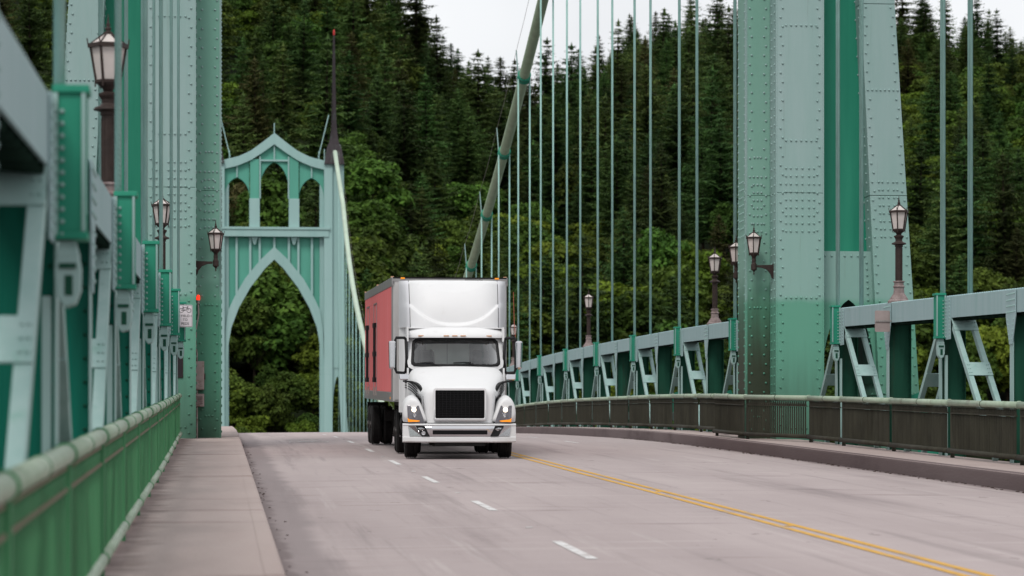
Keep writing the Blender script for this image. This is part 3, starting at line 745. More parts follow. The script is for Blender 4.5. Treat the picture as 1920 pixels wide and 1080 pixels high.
for x0, x1, zs, za in lanc:
    a = arch_pts(FX + x0, FX + x1, zs, za)
    for h in (a[:10], a[9:]):
        xs = [p[0] for p in h]; poly = h + [(x, gable_lo(x) + .1) for x in xs[::-1]]
        fput(MB().prism(poly, FY + .8, FY + 1.9), 'lancet_head', M['far_panel'])
    if x0 == -2.15:
        for s in (-1, 1): fput(MB().box(FX + s * 2.1 - .1, FX + s * 2.1 + .1, FY + .4, FY + .8, 40.0, 46.2), 'rib', M['far'])
        fput(MB().box(FX - .1, FX + .1, FY + .5, FY + .82, 45.6, 47.9), 'rib', M['far']); fput(MB().box(FX - 2.2, FX + 2.2, FY + .45, FY + .79, 45.5, 45.75), 'rib', M['far'])
    else:
        c = FX + (x0 + x1) / 2; fput(MB().box(c - .1, c + .1, FY + .5, FY + .82, za, 44.9), 'rib', M['far'])
for s in (-1, 1):
    b = MB(); xs = np.linspace(0, 7.9, 13)
    for a, c in zip(xs[:-1], xs[1:]):
        pa, pc = FX + s * a, FX + s * c
        b.hexa([(pa, FY + .2, gable_lo(pa)), (pc, FY + .2, gable_lo(pc)), (pc, FY + 2.4, gable_lo(pc)), (pa, FY + 2.4, gable_lo(pa)), (pa, FY + .2, gable_hi(pa)), (pc, FY + .2, gable_hi(pc)), (pc, FY + 2.4, gable_hi(pc)), (pa, FY + 2.4, gable_hi(pa))])
    fput(b, 'gable_beam', M['far'])
    # copper cap and spire on each leg
    px = FX + s * 8.84; cy = FY + 1.6
    c = MB(); c.hexa([(px - 1.5, cy - 2, 45.1), (px + 1.5, cy - 2, 45.1), (px + 1.5, cy + 2, 45.1), (px - 1.5, cy + 2, 45.1), (px - .95, cy - 1, 48.1), (px + .95, cy - 1, 48.1), (px + .95, cy + 1, 48.1), (px - .95, cy + 1, 48.1)])
    fput(c, 'leg_cap', M['bronze'])
    sp = MB()
    for (r0, z0), (r1, z1) in zip([(1.2, 47.2), (.85, 47.9), (.6, 49.0), (.44, 50.2), (.33, 52.0), (.27, 55), (.20, 60)], [(.85, 47.9), (.6, 49.0), (.44, 50.2), (.33, 52.0), (.27, 55), (.20, 60), (.12, 64.4)]):
        sp.hexa([(px - r0, cy - r0, z0), (px + r0, cy - r0, z0), (px + r0, cy + r0, z0), (px - r0, cy + r0, z0), (px - r1, cy - r1, z1), (px + r1, cy - r1, z1), (px + r1, cy + r1, z1), (px - r1, cy + r1, z1)])
    spo = fput(sp, 'spire', M['bronze'])
    sr = MB()
    for k in range(26):
        z = 51.5 + k * .47; r = float(np.interp(z, [49, 52, 60, 64.4], [.6, .33, .20, .12])); sr.box(px - r - .12, px - r, cy - r - .05, cy - r + .05, z, z + .16)
    fput(sr, 'climbing_rungs', M['bronze'])
    fput(MB().lathe([(.05, 64.3), (.16, 64.45), (.17, 64.9), (.1, 65.2), (.02, 65.3)], (px, cy, 0), 8), 'aircraft_beacon', M['red_off'])
    st = MB(); st.beam((FX + s * 6.5, FY + 1, 46.2), (px - s * .8, FY + 1, 52.5), .14, .14); fput(st, 'stay_bar', M['far'])
for x, h in ((0, 2.0), (-6.6, 1.7), (6.6, 1.7), (7.4, 2.4)):
    fput(MB().box(FX + x - .07, FX + x + .07, FY + 1, FY + 1.14, gable_hi(FX + x) - .1, gable_hi(FX + x) + h * .75), 'handrail_stanchion', M['far'])

# ------------------------------------------------------------------ main cables
def cab_z(y):
    if y >= 77: return 3.56 + .001152 * (y - 260) ** 2 + (5.5 * ((y - 385) / 56) ** 2 if y > 385 else 0)
    return max(6, 42.1 - .33 * (77 - y))
def cab_x(y):
    t = np.clip((y - 185) / 175, 0, 1); return CABX + 2.75 * (t * t * (3 - 2 * t)) - (.55 * np.clip((y - 425) / 17, 0, 1))
def clamps(root, s, ys, m):
    for y in ys:
        z = cab_z(y); sl = (cab_z(y + .5) - cab_z(y - .5)); d = Vector((0, 1, sl)).normalized(); c = Vector((s * cab_x(y) if s > 0 else -CABX, y, z)); b = MB()
        b.tube([c - d * .26, c - d * .24, c - d * .1, c - d * .1 , c + d * .1, c + d * .1, c + d * .24, c + d * .26], [.27, .33, .33, .30, .30, .33, .33, .27], 14)
        o = b.build('cable_clamp', M['sat'], root); o.matrix_parent_inverse = Matrix.Translation(-root.location)
def main_cable(s, ya, yb, label, m, mfar=None):
    r0 = empty('main_cable', (s * CABX, ya, cab_z(ya))); tag(r0, label, 'cable')
    ys = np.arange(ya, yb + .1, 4.0)
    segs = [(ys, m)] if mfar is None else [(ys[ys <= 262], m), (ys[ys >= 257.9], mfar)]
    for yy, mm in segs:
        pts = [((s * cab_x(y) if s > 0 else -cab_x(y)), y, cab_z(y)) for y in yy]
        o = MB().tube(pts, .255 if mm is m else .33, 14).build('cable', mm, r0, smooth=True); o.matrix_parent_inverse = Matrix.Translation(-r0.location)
    return r0
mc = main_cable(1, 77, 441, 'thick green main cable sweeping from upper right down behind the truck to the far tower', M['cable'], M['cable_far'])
clamps(mc, 1, [y for y in NODES_MAIN if 90 < y < 215], M['sat'])
for side, off in ((-1, 0),):
    w1 = [(cab_x(y) - .38, y, cab_z(y) + 1.25 - .12 * math.sin(math.pi * ((y - 82.87) % 10.2) / 10.2)) for y in np.arange(92, 441, 2.55)]
    o = MB().tube(w1, .009, 5).build('hand_rope', M['steel'], mc); o.matrix_parent_inverse = Matrix.Translation(-mc.location)
    w1 = [(cab_x(y) + .38, y, cab_z(y) + 1.25 - .12 * math.sin(math.pi * ((y - 82.87) % 10.2) / 10.2)) for y in np.arange(92, 441, 2.55)]
    o = MB().tube(w1, .009, 5).build('hand_rope', M['steel'], mc); o.matrix_parent_inverse = Matrix.Translation(-mc.location)
    for y in NODES_MAIN:
        if 90 < y < 230:
            o = MB().tube([(cab_x(y) - .28, y, cab_z(y)), (cab_x(y) - .38, y, cab_z(y) + 1.28)], .03, 6).build('stanchion', M['brace'], mc); o.matrix_parent_inverse = Matrix.Translation(-mc.location)
main_cable(-1, 77, 441, 'main cable of the left side, all but hidden behind the left tower leg', M['cable'], M['cable_far'])

# ------------------------------------------------------------------ suspender ropes (one thing per truss node)
def suspender(s, y, zt, ztop, label, group, xo=0):
    r = empty('suspender_cable', (s * (CABX + xo), y, zt)); tag(r, label, 'suspender cable', group)
    for i in (.28, -.28):
        for dy in (-.1, .1):
            lean = .9 if ztop - zt > 18 else .45
            b = MB().tube([(-s * i, dy, 0), (-s * i * (1 + (lean - 1) * 0), dy, max(.5, ztop - zt))], .03, 8)
            o = b.build('strand', M['rope'], r, smooth=True)
    return r
for k, y in enumerate(NODES_NEAR[2:]):
    suspender(-1, y, P(y) + CH + .07, P(y) + 32, 'vertical suspender ropes rising from the left truss, %s bracket from the camera' % ORD[k], 'suspenders of the left truss')
for k, y in enumerate([58.64, 68.84]):
    suspender(1, y, P(y) + CH + .07, P(y) + 32, ['twin suspender ropes at the right edge, right of the right tower leg', 'twin suspender ropes in front of the right tower leg'][k], 'suspenders of the right truss before the tower')
for k, y in enumerate(NODES_MAIN):
    if y > 430: break
    xo = float(cab_x(y)) - CABX
    suspender(1, y, P(y) + CH + .07, cab_z(y) - .1, 'twin suspender ropes under the right main cable, %s left of the right tower leg' % ORD[k], 'suspenders of the right main span', xo)

# ------------------------------------------------------------------ lamps
def lantern(root, z0):
    """six-sided lantern standing with its foot at z0 above the root"""
    f = MB(); n = 6
    def hexpt(r, k, z): a = math.pi / 3 * k + .26; return Vector((r * math.cos(a), r * math.sin(a), z))
    zb, zt_, r0, r1 = z0 + .13, z0 + .50, .125, .185
    for k in range(n):
        f.beam(hexpt(r0, k, zb - .03), hexpt(r1 + .004, k, zt_), .022, .022, (0, 0, 1) if False else hexpt(1, k, 0))
        f.beam(hexpt(r1 + .02, k, zt_ + .02), hexpt(r1 + .02, k + 1, zt_ + .02), .045, .03, (0, 0, 1))
        f.beam(hexpt(r0 + .006, k, zb), hexpt(r0 + .006, k + 1, zb), .03, .022, (0, 0, 1))
        f.beam(hexpt(r1 + .015, k, zt_ + .035), hexpt(.035, k, zt_ + .165), .014, .014, hexpt(1, k, 0).cross(Vector((0, 0, 1))))
        f.beam(hexpt(r1 + .025, k, zt_), hexpt(r1 + .04, k, zt_ + .10), .012, .012)
        f.beam(hexpt(r0 + .012, k, zb), hexpt(r0 + .012, k, zb - .06), .014, .014)
    o1 = f.build('lantern_frame', M['iron'], root)
    fo = MB().lathe([(.03, z0 - .01), (.045, z0), (.06, z0 + .05), (.10, z0 + .085), (.118, z0 + .10), (.118, z0 + .125)], n=12)
    fo.build('lantern_foot', M['iron'], root, smooth=True)
    for k in range(n):
        a, b_, c, d = hexpt(r0 - .004, k, zb), hexpt(r0 - .004, k + 1, zb), hexpt(r1 - .004, k + 1, zt_), hexpt(r1 - .004, k, zt_)
        cen = Vector((0, 0, 0)); off = (a + c) / 2; nrm = Vector((off.x, off.y, 0)).normalized() * -.006
        MB().hexa([a, b_, b_ + nrm, a + nrm, d, c, c + nrm, d + nrm]).build('pane', M['pane'], root)
        t0, t1, tp0, tp1 = hexpt(r1 + .012, k, zt_ + .035), hexpt(r1 + .012, k + 1, zt_ + .035), hexpt(.03, k, zt_ + .16), hexpt(.03, k + 1, zt_ + .16)
        dn = Vector((0, 0, -.006)); MB().hexa([t0 + dn, t1 + dn, tp1 + dn, tp0 + dn, t0, t1, tp1, tp0]).build('roof_pane', M['pane'], root)
    MB().lathe([(.045, zt_ + .15), (.05, zt_ + .17), (.02, zt_ + .19), (.035, zt_ + .205), (.035, zt_ + .215), (.015, zt_ + .235), (.024, zt_ + .255), (.012, zt_ + .28), (.009, zt_ + .32), (.001, zt_ + .38)], n=10).build('finial', M['iron'], root, smooth=True)
def street_lamp():
    r = empty('street_lamp')
    MB().lathe([(.235, 0), (.235, .05), (.19, .09), (.185, .11), (.115, .22), (.105, .34), (.125, .35), (.125, .37), (.10, .39), (.10, .45), (.12, .46), (.12, .485), (.08, .49)], n=20).build('base', M['base'], r, smooth=False, bevel=.004)
    MB().lathe([(.072, .47), (.072, 1.22), (.085, 1.23), (.085, 1.25), (.085, 1.265), (.155, 1.285), (.15, 1.31), (.09, 1.335), (.07, 1.36), (.075, 1.40), (.10, 1.44), (.105, 1.465), (.05, 1.49)], n=20).build('shaft', M['iron'], r)
    fl = MB()
    for k in range(12):
        a = math.pi / 6 * k; fl.beam((.07 * math.cos(a), .07 * math.sin(a), .5), (.07 * math.cos(a), .07 * math.sin(a), 1.2), .012, .016, (math.cos(a), math.sin(a), 0))
    fl.build('fluting', M['iron'], r)
    lantern(r, 1.47)
    r.scale = (1.03, 1.03, 1.0)
    return r
proto = street_lamp(); first = True
spots = [(1, 63.74, 'lamp post standing on the truss in front of the right tower leg'), (1, 87.97, 'lamp post standing on the truss just left of the right tower leg'),
         (1, 118.57, 'small lamp post on the right truss between the truck and the right tower leg'), (1, 149.2, 'small lamp post partly behind the truck mirror on the right truss'),
         (-1, 33.14, 'large lamp post on the near left truss, crossed by a suspender rope'), (-1, 63.74, 'smaller lamp post on the left truss in front of the left tower leg')]
for s, y, lb in spots:
    o = proto if first else copy_tree(proto); first = False
    o.location = (s * CABX, y, P(y) + CH + .003); o.rotation_euler = (0, 0, random.uniform(-.2, .2)); tag(o, lb, 'street lamp', 'lamp posts standing on the trusses')
def bracket_lamp():
    r = empty('wall_lamp')
    a = MB()                                   # arm runs along +x to the wall plate
    a.prism([(.08, .03), (.08, -.03), (.2, -.035), (.34, -.09), (.43, -.2), (.46, -.3), (.5, -.3), (.5, .06), (.46, .04), (.2, .03)], -.03, .03)
    a.box(.49, .51, -.06, .06, -.32, .08); a.build('bracket_arm', M['iron'], r, bevel=.006)
    MB().lathe([(.005, -.22), (.02, -.19), (.012, -.15), (.03, -.12), (.07, -.09), (.075, -.08), (.075, .05), (.06, .06), (.05, .10), (.055, .14), (.05, .2)], n=14).build('boss', M['iron'], r)
    lantern(r, .2); return r
wl = bracket_lamp(); first = True
for s, yy, lb in ((1, .42, 'wall lamp on a bracket at the near corner of the right tower leg'), (1, 3.75, 'wall lamp half hidden behind the right tower leg'),
                  (-1, .42, 'wall lamp on a bracket at the inner corner of the left tower leg')):
    o = wl if first else copy_tree(wl); first = False
    o.location = (s * (6.83 if yy < 1 else 6.95), TY + yy, 5.18); o.rotation_euler = (0, 0, 0 if s > 0 else math.pi); tag(o, lb, 'wall lamp', 'bracket lamps on the tower legs')

# ------------------------------------------------------------------ signs and boxes on the left leg
def text_mesh(body, size, name, m, parent, loc, rot):
    cu = bpy.data.curves.new('t', 'FONT'); cu.body = body; cu.size = size; cu.align_x = 'CENTER'; cu.align_y = 'CENTER'; cu.extrude = .001
    t = bpy.data.objects.new('t', cu); COL.objects.link(t); dg = bpy.context.evaluated_depsgraph_get(); me = bpy.data.meshes.new_from_object(t.evaluated_get(dg))
    bpy.data.objects.remove(t); me.materials.clear(); me.materials.append(m); o = link(name, me, parent, loc, rot=rot); return o
def rrect(w_, h_, r, n=4):
    L = []
    for cx_, cz_, a0 in ((w_ / 2 - r, h_ / 2 - r, 0), (-w_ / 2 + r, h_ / 2 - r, 90), (-w_ / 2 + r, -h_ / 2 + r, 180), (w_ / 2 - r, -h_ / 2 + r, 270)):
        for k in range(n + 1): a = R(a0 + 90 * k / n); L.append((cx_ + r * math.cos(a), cz_ + r * math.sin(a)))
    return L
sg = empty('yield_sign', (-7.515, 68.55, 3.50)); tag(sg, 'white sign with a bicycle reading YIELD TO PEDS at the left tower leg', 'traffic sign')
MB().prism(rrect(.335, .51, .03), 0, .006).build('sign_plate', M['white'], sg)
MB().ring(rrect(.318, .493, .025), rrect(.305, .48, .02), -.002, 0.0005).build('sign_border', M['ink'], sg)
for body, z, sz in (('YIELD', .0, .078), ('TO', -.088, .078), ('PEDS', -.178, .078)):
    o = text_mesh(body, sz, 'lettering', M['ink'], sg, (0, -.003, z), (R(90), 0, 0))
dt = MB()
for x in (-.135, .135): dt.box(x - .012, x + .012, -.003, .0004, -.008, .008)
dt.build('side_dots', M['ink'], sg)
bk = MB()
def ringp(cx_, cz_, r, r2): return [(cx_ + r * math.cos(a), cz_ + r * math.sin(a)) for a in np.linspace(0, 2 * math.pi, 21)[:-1]], [(cx_ + r2 * math.cos(a), cz_ + r2 * math.sin(a)) for a in np.linspace(0, 2 * math.pi, 21)[:-1]]
for cx_ in (-.085, .085): o_, i_ = ringp(cx_, .125, .052, .042); bk.ring(o_, i_, -.003, .0003)
for (xa, za), (xb, zb_) in (((-.085, .125), (-.04, .19)), ((-.04, .19), (.055, .19)), ((.055, .19), (.085, .125)), ((-.085, .125), (-.005, .12)), ((-.005, .12), (.055, .19)), ((-.005, .12), (-.05, .205)), ((-.065, .207), (-.03, .207)), ((.055, .19), (.06, .212)), ((.04, .214), (.075, .21))):
    bk.beam((xa, -.0015, za), (xb, -.0015, zb_), .009, .003, (0, 0, 1))
bk.build('bicycle_symbol', M['ink'], sg)
MB().box(-.32, -.1, .008, .022, .02, .055).build('mounting_bar', M['steel'], sg)
sb = empty('sign_back', (7.515, 63.42, 3.20)); tag(sb, 'dull back of a small rectangular sign fixed to the right truss', 'traffic sign')
MB().prism(rrect(.33, .46, .03), 0, .006).build('sign_plate', M['signback'], sb)
b = MB().box(-.16, .45, -.022, -.002, -.015, .02); b.build('mounting_bar', M['steel'], sb)
hs = MB()
for k in range(12): hs.lathe([(.006, -.028), (.006, -.023)], (-.13 + k * .045, 0, .002), 6, 'y')
hs.build('bar_holes', M['ink'], sb)
pq = empty('plaque', (-7.75, TY, 2.85)); tag(pq, 'dark bronze plaque on the left tower leg beside the railing', 'plaque')
MB().box(-.13, .11, -.03, -.002, -.57, .57).build('plate', M['plaque'], pq, bevel=.006)
MB().ring([(-.12, -.56), (.1, -.56), (.1, .56), (-.12, .56)], [(-.105, -.545), (.085, -.545), (.085, .545), (-.105, .545)], -.036, -.029).build('rim', M['iron'], pq)
yb = TY + .85
bc = empty('beacon_light', (-7.27, yb - .06, 4.16)); tag(bc, 'lit red beacon on the inner face of the left tower leg', 'warning light')
MB().lathe([(.028, 0), (.035, .02), (.035, .07), (.05, .08), (.05, .1)], n=12).build('socket', M['rust'], bc)
MB().lathe([(.04, .1), (.043, .12), (.043, .19), (.035, .215), (.015, .23)], n=14).build('lens', M['red_lamp'], bc, smooth=True)
MB().tube([(0, 0, .02), (0.01, 0, -.25), (-.05, .02, -.6), (-.07, .02, -1.0), (-.03, .02, -1.25), (-.03, .02, -1.45)], .02, 8).build('conduit', M['rust'], bc, smooth=True)
eb = empty('electric_box', (-7.24, yb, 2.36)); tag(eb, 'tall grey-brown electrical cabinet fixed to the left tower leg', 'electrical box')
MB().box(-.13, .12, -.16, -.002, -.36, .36).build('case', M['rust'], eb, bevel=.012); MB().box(-.12, .11, -.178, -.161, -.34, .34).build('lid', M['rust'], eb, bevel=.006)
MB().box(.121, .15, -.13, -.06, -.1, .05).build('latch', M['iron'], eb); MB().tube([(-.06, -.05, -.37), (-.06, -.05, -2.0)], .022, 8).build('conduit', M['rust'], eb)
vb = empty('vent_box', (-7.24, yb, 1.74)); tag(vb, 'small louvred box under the electrical cabinet on the left tower leg', 'electrical box')
MB().box(-.13, .12, -.14, -.002, -.16, .16).build('case', M['rust'], vb, bevel=.01)
for k in range(4): MB().hexa([(-.09, -.16, -.1 + k * .055), (.08, -.16, -.1 + k * .055), (.08, -.141, -.1 + k * .055), (-.09, -.141, -.1 + k * .055), (-.09, -.143, -.065 + k * .055), (.08, -.143, -.065 + k * .055), (.08, -.141, -.065 + k * .055), (-.09, -.141, -.065 + k * .055)]).build('louvre', M['base'], vb)
# ------------------------------------------------------------------ truck (tractor) and trailer
M['truck_white'] = mat('truck_white_paint', (.70, .70, .71), .5, var=.015, scale=2, spec=.25)
layer(M['truck_white'], (.42, .38, .34), fac_height(1.15, .5, .5, noise=.9, scale=3, stretch=(1, 1, 1)))
layer(M['truck_white'], (.5, .47, .44), fac_noise(.6, .75, 5, (1, 1, .5), .3))
M['fair_grey'] = mat('fairing_side_white', (.60, .60, .63), .45, var=.02, scale=2)
M['chrome'] = mat('chrome', (.62, .62, .64), .09, metal=1.0, var=.03)
M['tyre'] = mat('tyre_rubber', (.013, .012, .012), .85, var=.3, scale=20)
M['rim'] = mat('dirty_wheel_rim', (.05, .045, .045), .5, metal=.4, var=.2, scale=10)
M['chassis'] = mat('dirty_black_chassis', (.012, .011, .011), .75, var=.4, scale=6)
M['grille'] = mat('grille_black', (.004, .004, .005), .6, var=.2, spec=.15)
M['red_panel'] = mat('faded_red_trailer_paint', (.70, .15, .155), .6, scale=1.2, stretch=(1, 2.5, .2), col2=(.76, .19, .195))
layer(M['red_panel'], (.22, .10, .085), fac_noise(.58, .74, 2.5, (1, 3, .15), .5, off=3))
layer(M['red_panel'], (.74, .30, .30), fac_noise(.55, .75, 1.0, (1, 3, .2), .5))
M['alu'] = mat('dull_aluminium', (.33, .32, .32), .42, metal=.55, var=.12, scale=4, stretch=(1, 1, .3))
M['trailer_white'] = mat('trailer_front_white', (.50, .49, .49), .5, var=.05, scale=2)
M['amber'] = mat('amber_marker', (.85, .28, .02), .35, emit=(1, .38, .03), estr=.25)
M['amber_off'] = mat('amber_marker_unlit', (.62, .36, .22), .35, var=.05)
M['headlamp'] = mat('lit_headlamp', (1, .95, .85), .2, emit=(1, .86, .66), estr=1.8)
M['lampbody'] = mat('headlamp_housing', (.21, .20, .22), .18, metal=.6, var=.2, scale=14)
M['seat'] = mat('dark_seat_cloth', (.04, .045, .06), .9, var=.15)
M['cabin'] = mat('cabin_lining', (.24, .26, .29), .8, var=.08)
M['bright_pane'] = mat('pale_rear_panel', (.72, .80, .75), .8, var=.05)  # pale tone that stands for brightness behind the windscreen
def glass(name, tint, refl):
    m = bpy.data.materials.new(name); m.use_nodes = True; t = m.node_tree; t.nodes.remove(t.nodes['Principled BSDF']); o = t.nodes['Material Output']
    tr = t.nodes.new('ShaderNodeBsdfTransparent'); tr.inputs[0].default_value = (*tint, 1); gl = t.nodes.new('ShaderNodeBsdfGlossy'); gl.inputs['Roughness'].default_value = .03
    n = t.nodes.new('ShaderNodeTexNoise'); n.inputs['Scale'].default_value = 2.0
    f = t.nodes.new('ShaderNodeFresnel'); f.inputs[0].default_value = 1.5; a = t.nodes.new('ShaderNodeMath'); a.operation = 'MULTIPLY_ADD'; a.inputs[1].default_value = 1.0; a.inputs[2].default_value = refl
    t.links.new(f.outputs[0], a.inputs[0]); mxs = t.nodes.new('ShaderNodeMixShader'); t.links.new(a.outputs[0], mxs.inputs[0]); t.links.new(tr.outputs[0], mxs.inputs[1]); t.links.new(gl.outputs[0], mxs.inputs[2]); t.links.new(mxs.outputs[0], o.inputs[0])
    return m
M['glass'] = glass('windscreen_glass', (.90, .93, .93), .02)
TRX, TRY = -1.57, 64.25
SLOPE = math.atan(.0305)
tk = empty('semi_truck', (TRX, TRY, P(TRY) + .006), (SLOPE, 0, -.03)); tag(tk, 'white semi truck tractor driving towards the camera with headlights on', 'truck')
def sect(b, rows, mirror=True):
    """loft rows of (x,y,z); rows run from the middle outwards; mirrored to -x"""
    full = [[(-x, y, z) for x, y, z in r[:0:-1]] + list(r) for r in rows]
    n = len(full[0]); base = len(b.v)
    for r in full: b.v += r
    for j in range(len(full) - 1):
        for i in range(n - 1): a = base + j * n + i; b.f.append((a, a + 1, a + n + 1, a + n))
    return b
# hood shell
hood = [
    [(0, .13, .79), (.42, .13, .79), (.66, .15, .79), (.76, .24, .79), (.78, .5, .79), (.80, .9, .79)],
    [(0, .13, 1.15), (.42, .13, 1.15), (.66, .15, 1.15), (.77, .26, 1.14), (.79, .5, 1.13), (.81, .9, 1.12)],
    [(0, .15, 1.50), (.42, .15, 1.50), (.66, .18, 1.48), (.78, .30, 1.43), (.80, .5, 1.35), (.82, .9, 1.3)],
    [(0, .24, 1.585), (.42, .24, 1.58), (.67, .28, 1.555), (.80, .38, 1.47), (.83, .55, 1.38), (.85, .9, 1.32)],
    [(0, .55, 1.67), (.44, .55, 1.665), (.72, .56, 1.63), (.86, .62, 1.53), (.89, .7, 1.42), (.90, .95, 1.34)],
    [(0, 1.0, 1.80), (.48, 1.0, 1.795), (.80, 1.0, 1.76), (.96, 1.02, 1.64), (.985, 1.05, 1.48), (.99, 1.1, 1.35)],
    [(0, 1.4, 1.935), (.52, 1.4, 1.93), (.88, 1.4, 1.89), (1.03, 1.4, 1.76), (1.05, 1.4, 1.55), (1.06, 1.4, 1.36)],
    [(0, 1.74, 2.05), (.55, 1.75, 2.04), (.93, 1.8, 2.00), (1.07, 1.85, 1.88), (1.09, 1.85, 1.60), (1.10, 1.85, 1.36)],
    [(0, 1.86, 2.06), (.55, 1.88, 2.05), (.93, 1.93, 2.01), (1.07, 1.95, 1.88), (1.09, 1.95, 1.60), (1.10, 1.95, 1.36)]]
b = MB(); sect(b, hood); b.build('hood', M['truck_white'], tk, smooth=True, subsurf=2)
# fenders with wheel arches
for s in (-1, 1):
    fr = [(1.245, .80), (1.25, 1.0), (1.235, 1.16), (1.16, 1.29), (1.06, 1.345), (.96, 1.33), (.87, 1.24), (.79, 1.06), (.72, .86), (.70, .80)]
    st = []
    yf = lambda x: .10 + .30 * max(0, x - .70) ** 1.3
    cen = (.98, 1.0)
    st.append([(s * (cen[0] + (x - cen[0]) * .05), yf(cen[0]) - .0, cen[1] + (z - cen[1]) * .05) for x, z in fr])
    st.append([(s * (cen[0] + (x - cen[0]) * .55), yf(cen[0] + (x - cen[0]) * .55), cen[1] + (z - cen[1]) * .55) for x, z in fr])
    st.append([(s * (cen[0] + (x - cen[0]) * .93), yf(x) + .01, cen[1] + (z - cen[1]) * .94) for x, z in fr])
    st.append([(s * x, yf(x) + .07, z) for x, z in fr])
    for y, lift, low in ((.45, .03, .82), (.62, .05, 1.0), (.9, .065, 1.12), (1.2, .06, 1.12), (1.5, .03, 1.02), (1.62, -.02, .9)):
        st.append([(s * x, y, max(z + lift * (z > 1.0), low)) for x, z in fr])
    b = MB(); n = len(fr)
    for r in st: b.v += r
    for j in range(len(st) - 1):
        for i in range(n - 1): a = j * n + i; b.f.append((a, a + 1, a + n + 1, a + n))
        a = j * n; b.f.append((a + n - 1, a, a + n, a + 2 * n - 1)) if j < 3 else None
    b.build('fender', M['truck_white'], tk, smooth=True, subsurf=1)
    # headlight
    q = [(1.155, 1.175), (.90, 1.175), (.765, .79), (1.135, .79)]
    yq = lambda x: yf(x) - .018
    b = MB(); b.hexa([(s * q[3][0], yq(q[3][0]) - .0, q[3][1]), (s * q[2][0], yq(q[2][0]), q[2][1]), (s * q[2][0], yq(q[2][0]) + .12, q[2][1]), (s * q[3][0], yq(q[3][0]) + .12, q[3][1]),
                      (s * q[0][0], yq(q[0][0]) + .02, q[0][1]), (s * q[1][0], yq(q[1][0]) + .02, q[1][1]), (s * q[1][0], yq(q[1][0]) + .12, q[1][1]), (s * q[0][0], yq(q[0][0]) + .12, q[0][1])])
    h = b.build('headlight', M['lampbody'], tk, bevel=.012)
    hy = yq(1.0)
    MB().lathe([(.052, .02), (.052, -.012), (.04, -.026), (.015, -.032)], (s * 1.005, hy + .012, 1.075), 16, 'y').build('lamp', M['headlamp'], h, smooth=True)
    MB().lathe([(.058, .02), (.058, -.008), (.045, .004), (.012, -.004)], (s * .965, hy + .004, .955), 16, 'y').build('low_beam', M['chrome'], h, smooth=True)
    MB().hexa([(s * 1.12, yq(1.12) - .006, .815), (s * .93, yq(.86) - .004, .815), (s * .86, yq(.86) + .03, .815), (s * 1.12, yq(1.12) + .03, .815), (s * 1.125, yq(1.12) - .004, .868), (s * .88, yq(.88) - .002, .842), (s * .88, yq(.88) + .03, .842), (s * 1.125, yq(1.12) + .03, .868)]).build('indicator', M['amber'], h)
    MB().hexa([(s * 1.135, yq(1.13) - .004, .81), (s * 1.05, yq(1.05) - .0045, .81), (s * 1.05, yq(1.05) + .03, .81), (s * 1.135, yq(1.13) + .03, .81), (s * 1.142, yq(1.13) + .0, .90), (s * 1.10, yq(1.1) - .001, .86), (s * 1.10, yq(1.1) + .03, .86), (s * 1.142, yq(1.13) + .03, .90)]).build('side_marker', M['red_lamp'] if False else M['amber'], h)
# grille
gx, gz0, gz1 = .545, .885, 1.515
b = MB(); b.box(-gx + .01, gx - .01, .075, .13, gz0 + .01, gz1 - .01); gr_ = b.build('grille', M['grille'], tk)
def quadring(w0, z0, z1, t): return [(-w0, z0), (w0, z0), (w0, z1), (-w0, z1)], [(-w0 + t, z0 + t), (w0 - t, z0 + t), (w0 - t, z1 - t), (-w0 + t, z1 - t)]
MB().ring(rrect(2 * gx + .07, gz1 - gz0 + .08, .05), rrect(2 * gx - .01, gz1 - gz0 - .01, .035), .03, .14).build('grille_surround', M['truck_white'], tk, bevel=.008, loc=(0, 0, (gz0 + gz1) / 2))
b = MB(); b.box(-gx - .03, gx + .03, .022, .06, gz0 - .045, gz0 - .012); 
for s in (-1, 1): b.hexa([(s * (gx + .005), .025, gz0 - .04), (s * (gx + .03), .025, gz0 - .04), (s * (gx + .03), .06, gz0 - .04), (s * (gx + .005), .06, gz0 - .04), (s * (gx + .01), .028, gz0 + .2), (s * (gx + .018), .028, gz0 + .2), (s * (gx + .018), .06, gz0 + .2), (s * (gx + .01), .06, gz0 + .2)])
b.build('grille_trim', M['chrome'], tk, bevel=.005)
gb = MB()
for k in range(1, 12): gb.box(-gx + .02, gx - .02, .052, .075, gz0 + .005 + k * .0515, gz0 + .013 + k * .0515)
for k in range(1, 13): x = -gx + k * gx * 2 / 13; gb.box(x - .004, x + .004, .062, .0745, gz0 + .02, gz1 - .03)
M['gbar'] = mat('grille_bar_black', (.008, .008, .009), .45, var=.2, spec=.25)
o = gb.build('grille_bars', M['gbar'], gr_); o['kind'] = 'stuff'
# bumper
def bump_y(x): return .0 + .55 * max(0, abs(x) - .62) ** 1.6
def bstrip(x0, x1, prof, n=24):
    b = MB(); m = len(prof)
    for k in range(n + 1):
        x = x0 + (x1 - x0) * k / n
        for dy, z in prof: b.v.append((x, bump_y(x) + dy, z))
    for k in range(n):
        for i in range(m - 1): a = k * m + i; b.f.append((a, a + 1, a + m + 1, a + m))
    b.f.append(tuple(range(m))); b.f.append(tuple(n * m + i for i in range(m))[::-1]); return b
bp = bstrip(-1.245, 1.245, [(.30, .36), (.06, .36), (.0, .385), (-.005, .47), (.01, .49), (.012, .725), (-.005, .74), (0.0, .765), (.06, .775), (.30, .775)]).build('bumper', M['truck_white'], tk, smooth=False)
bstrip(-.92, .92, [(.012, .492), (-.006, .497), (-.002, .60), (-.012, .66), (-.004, .725), (.012, .728)]).build('bumper_chrome', M['chrome'], bp, smooth=True)
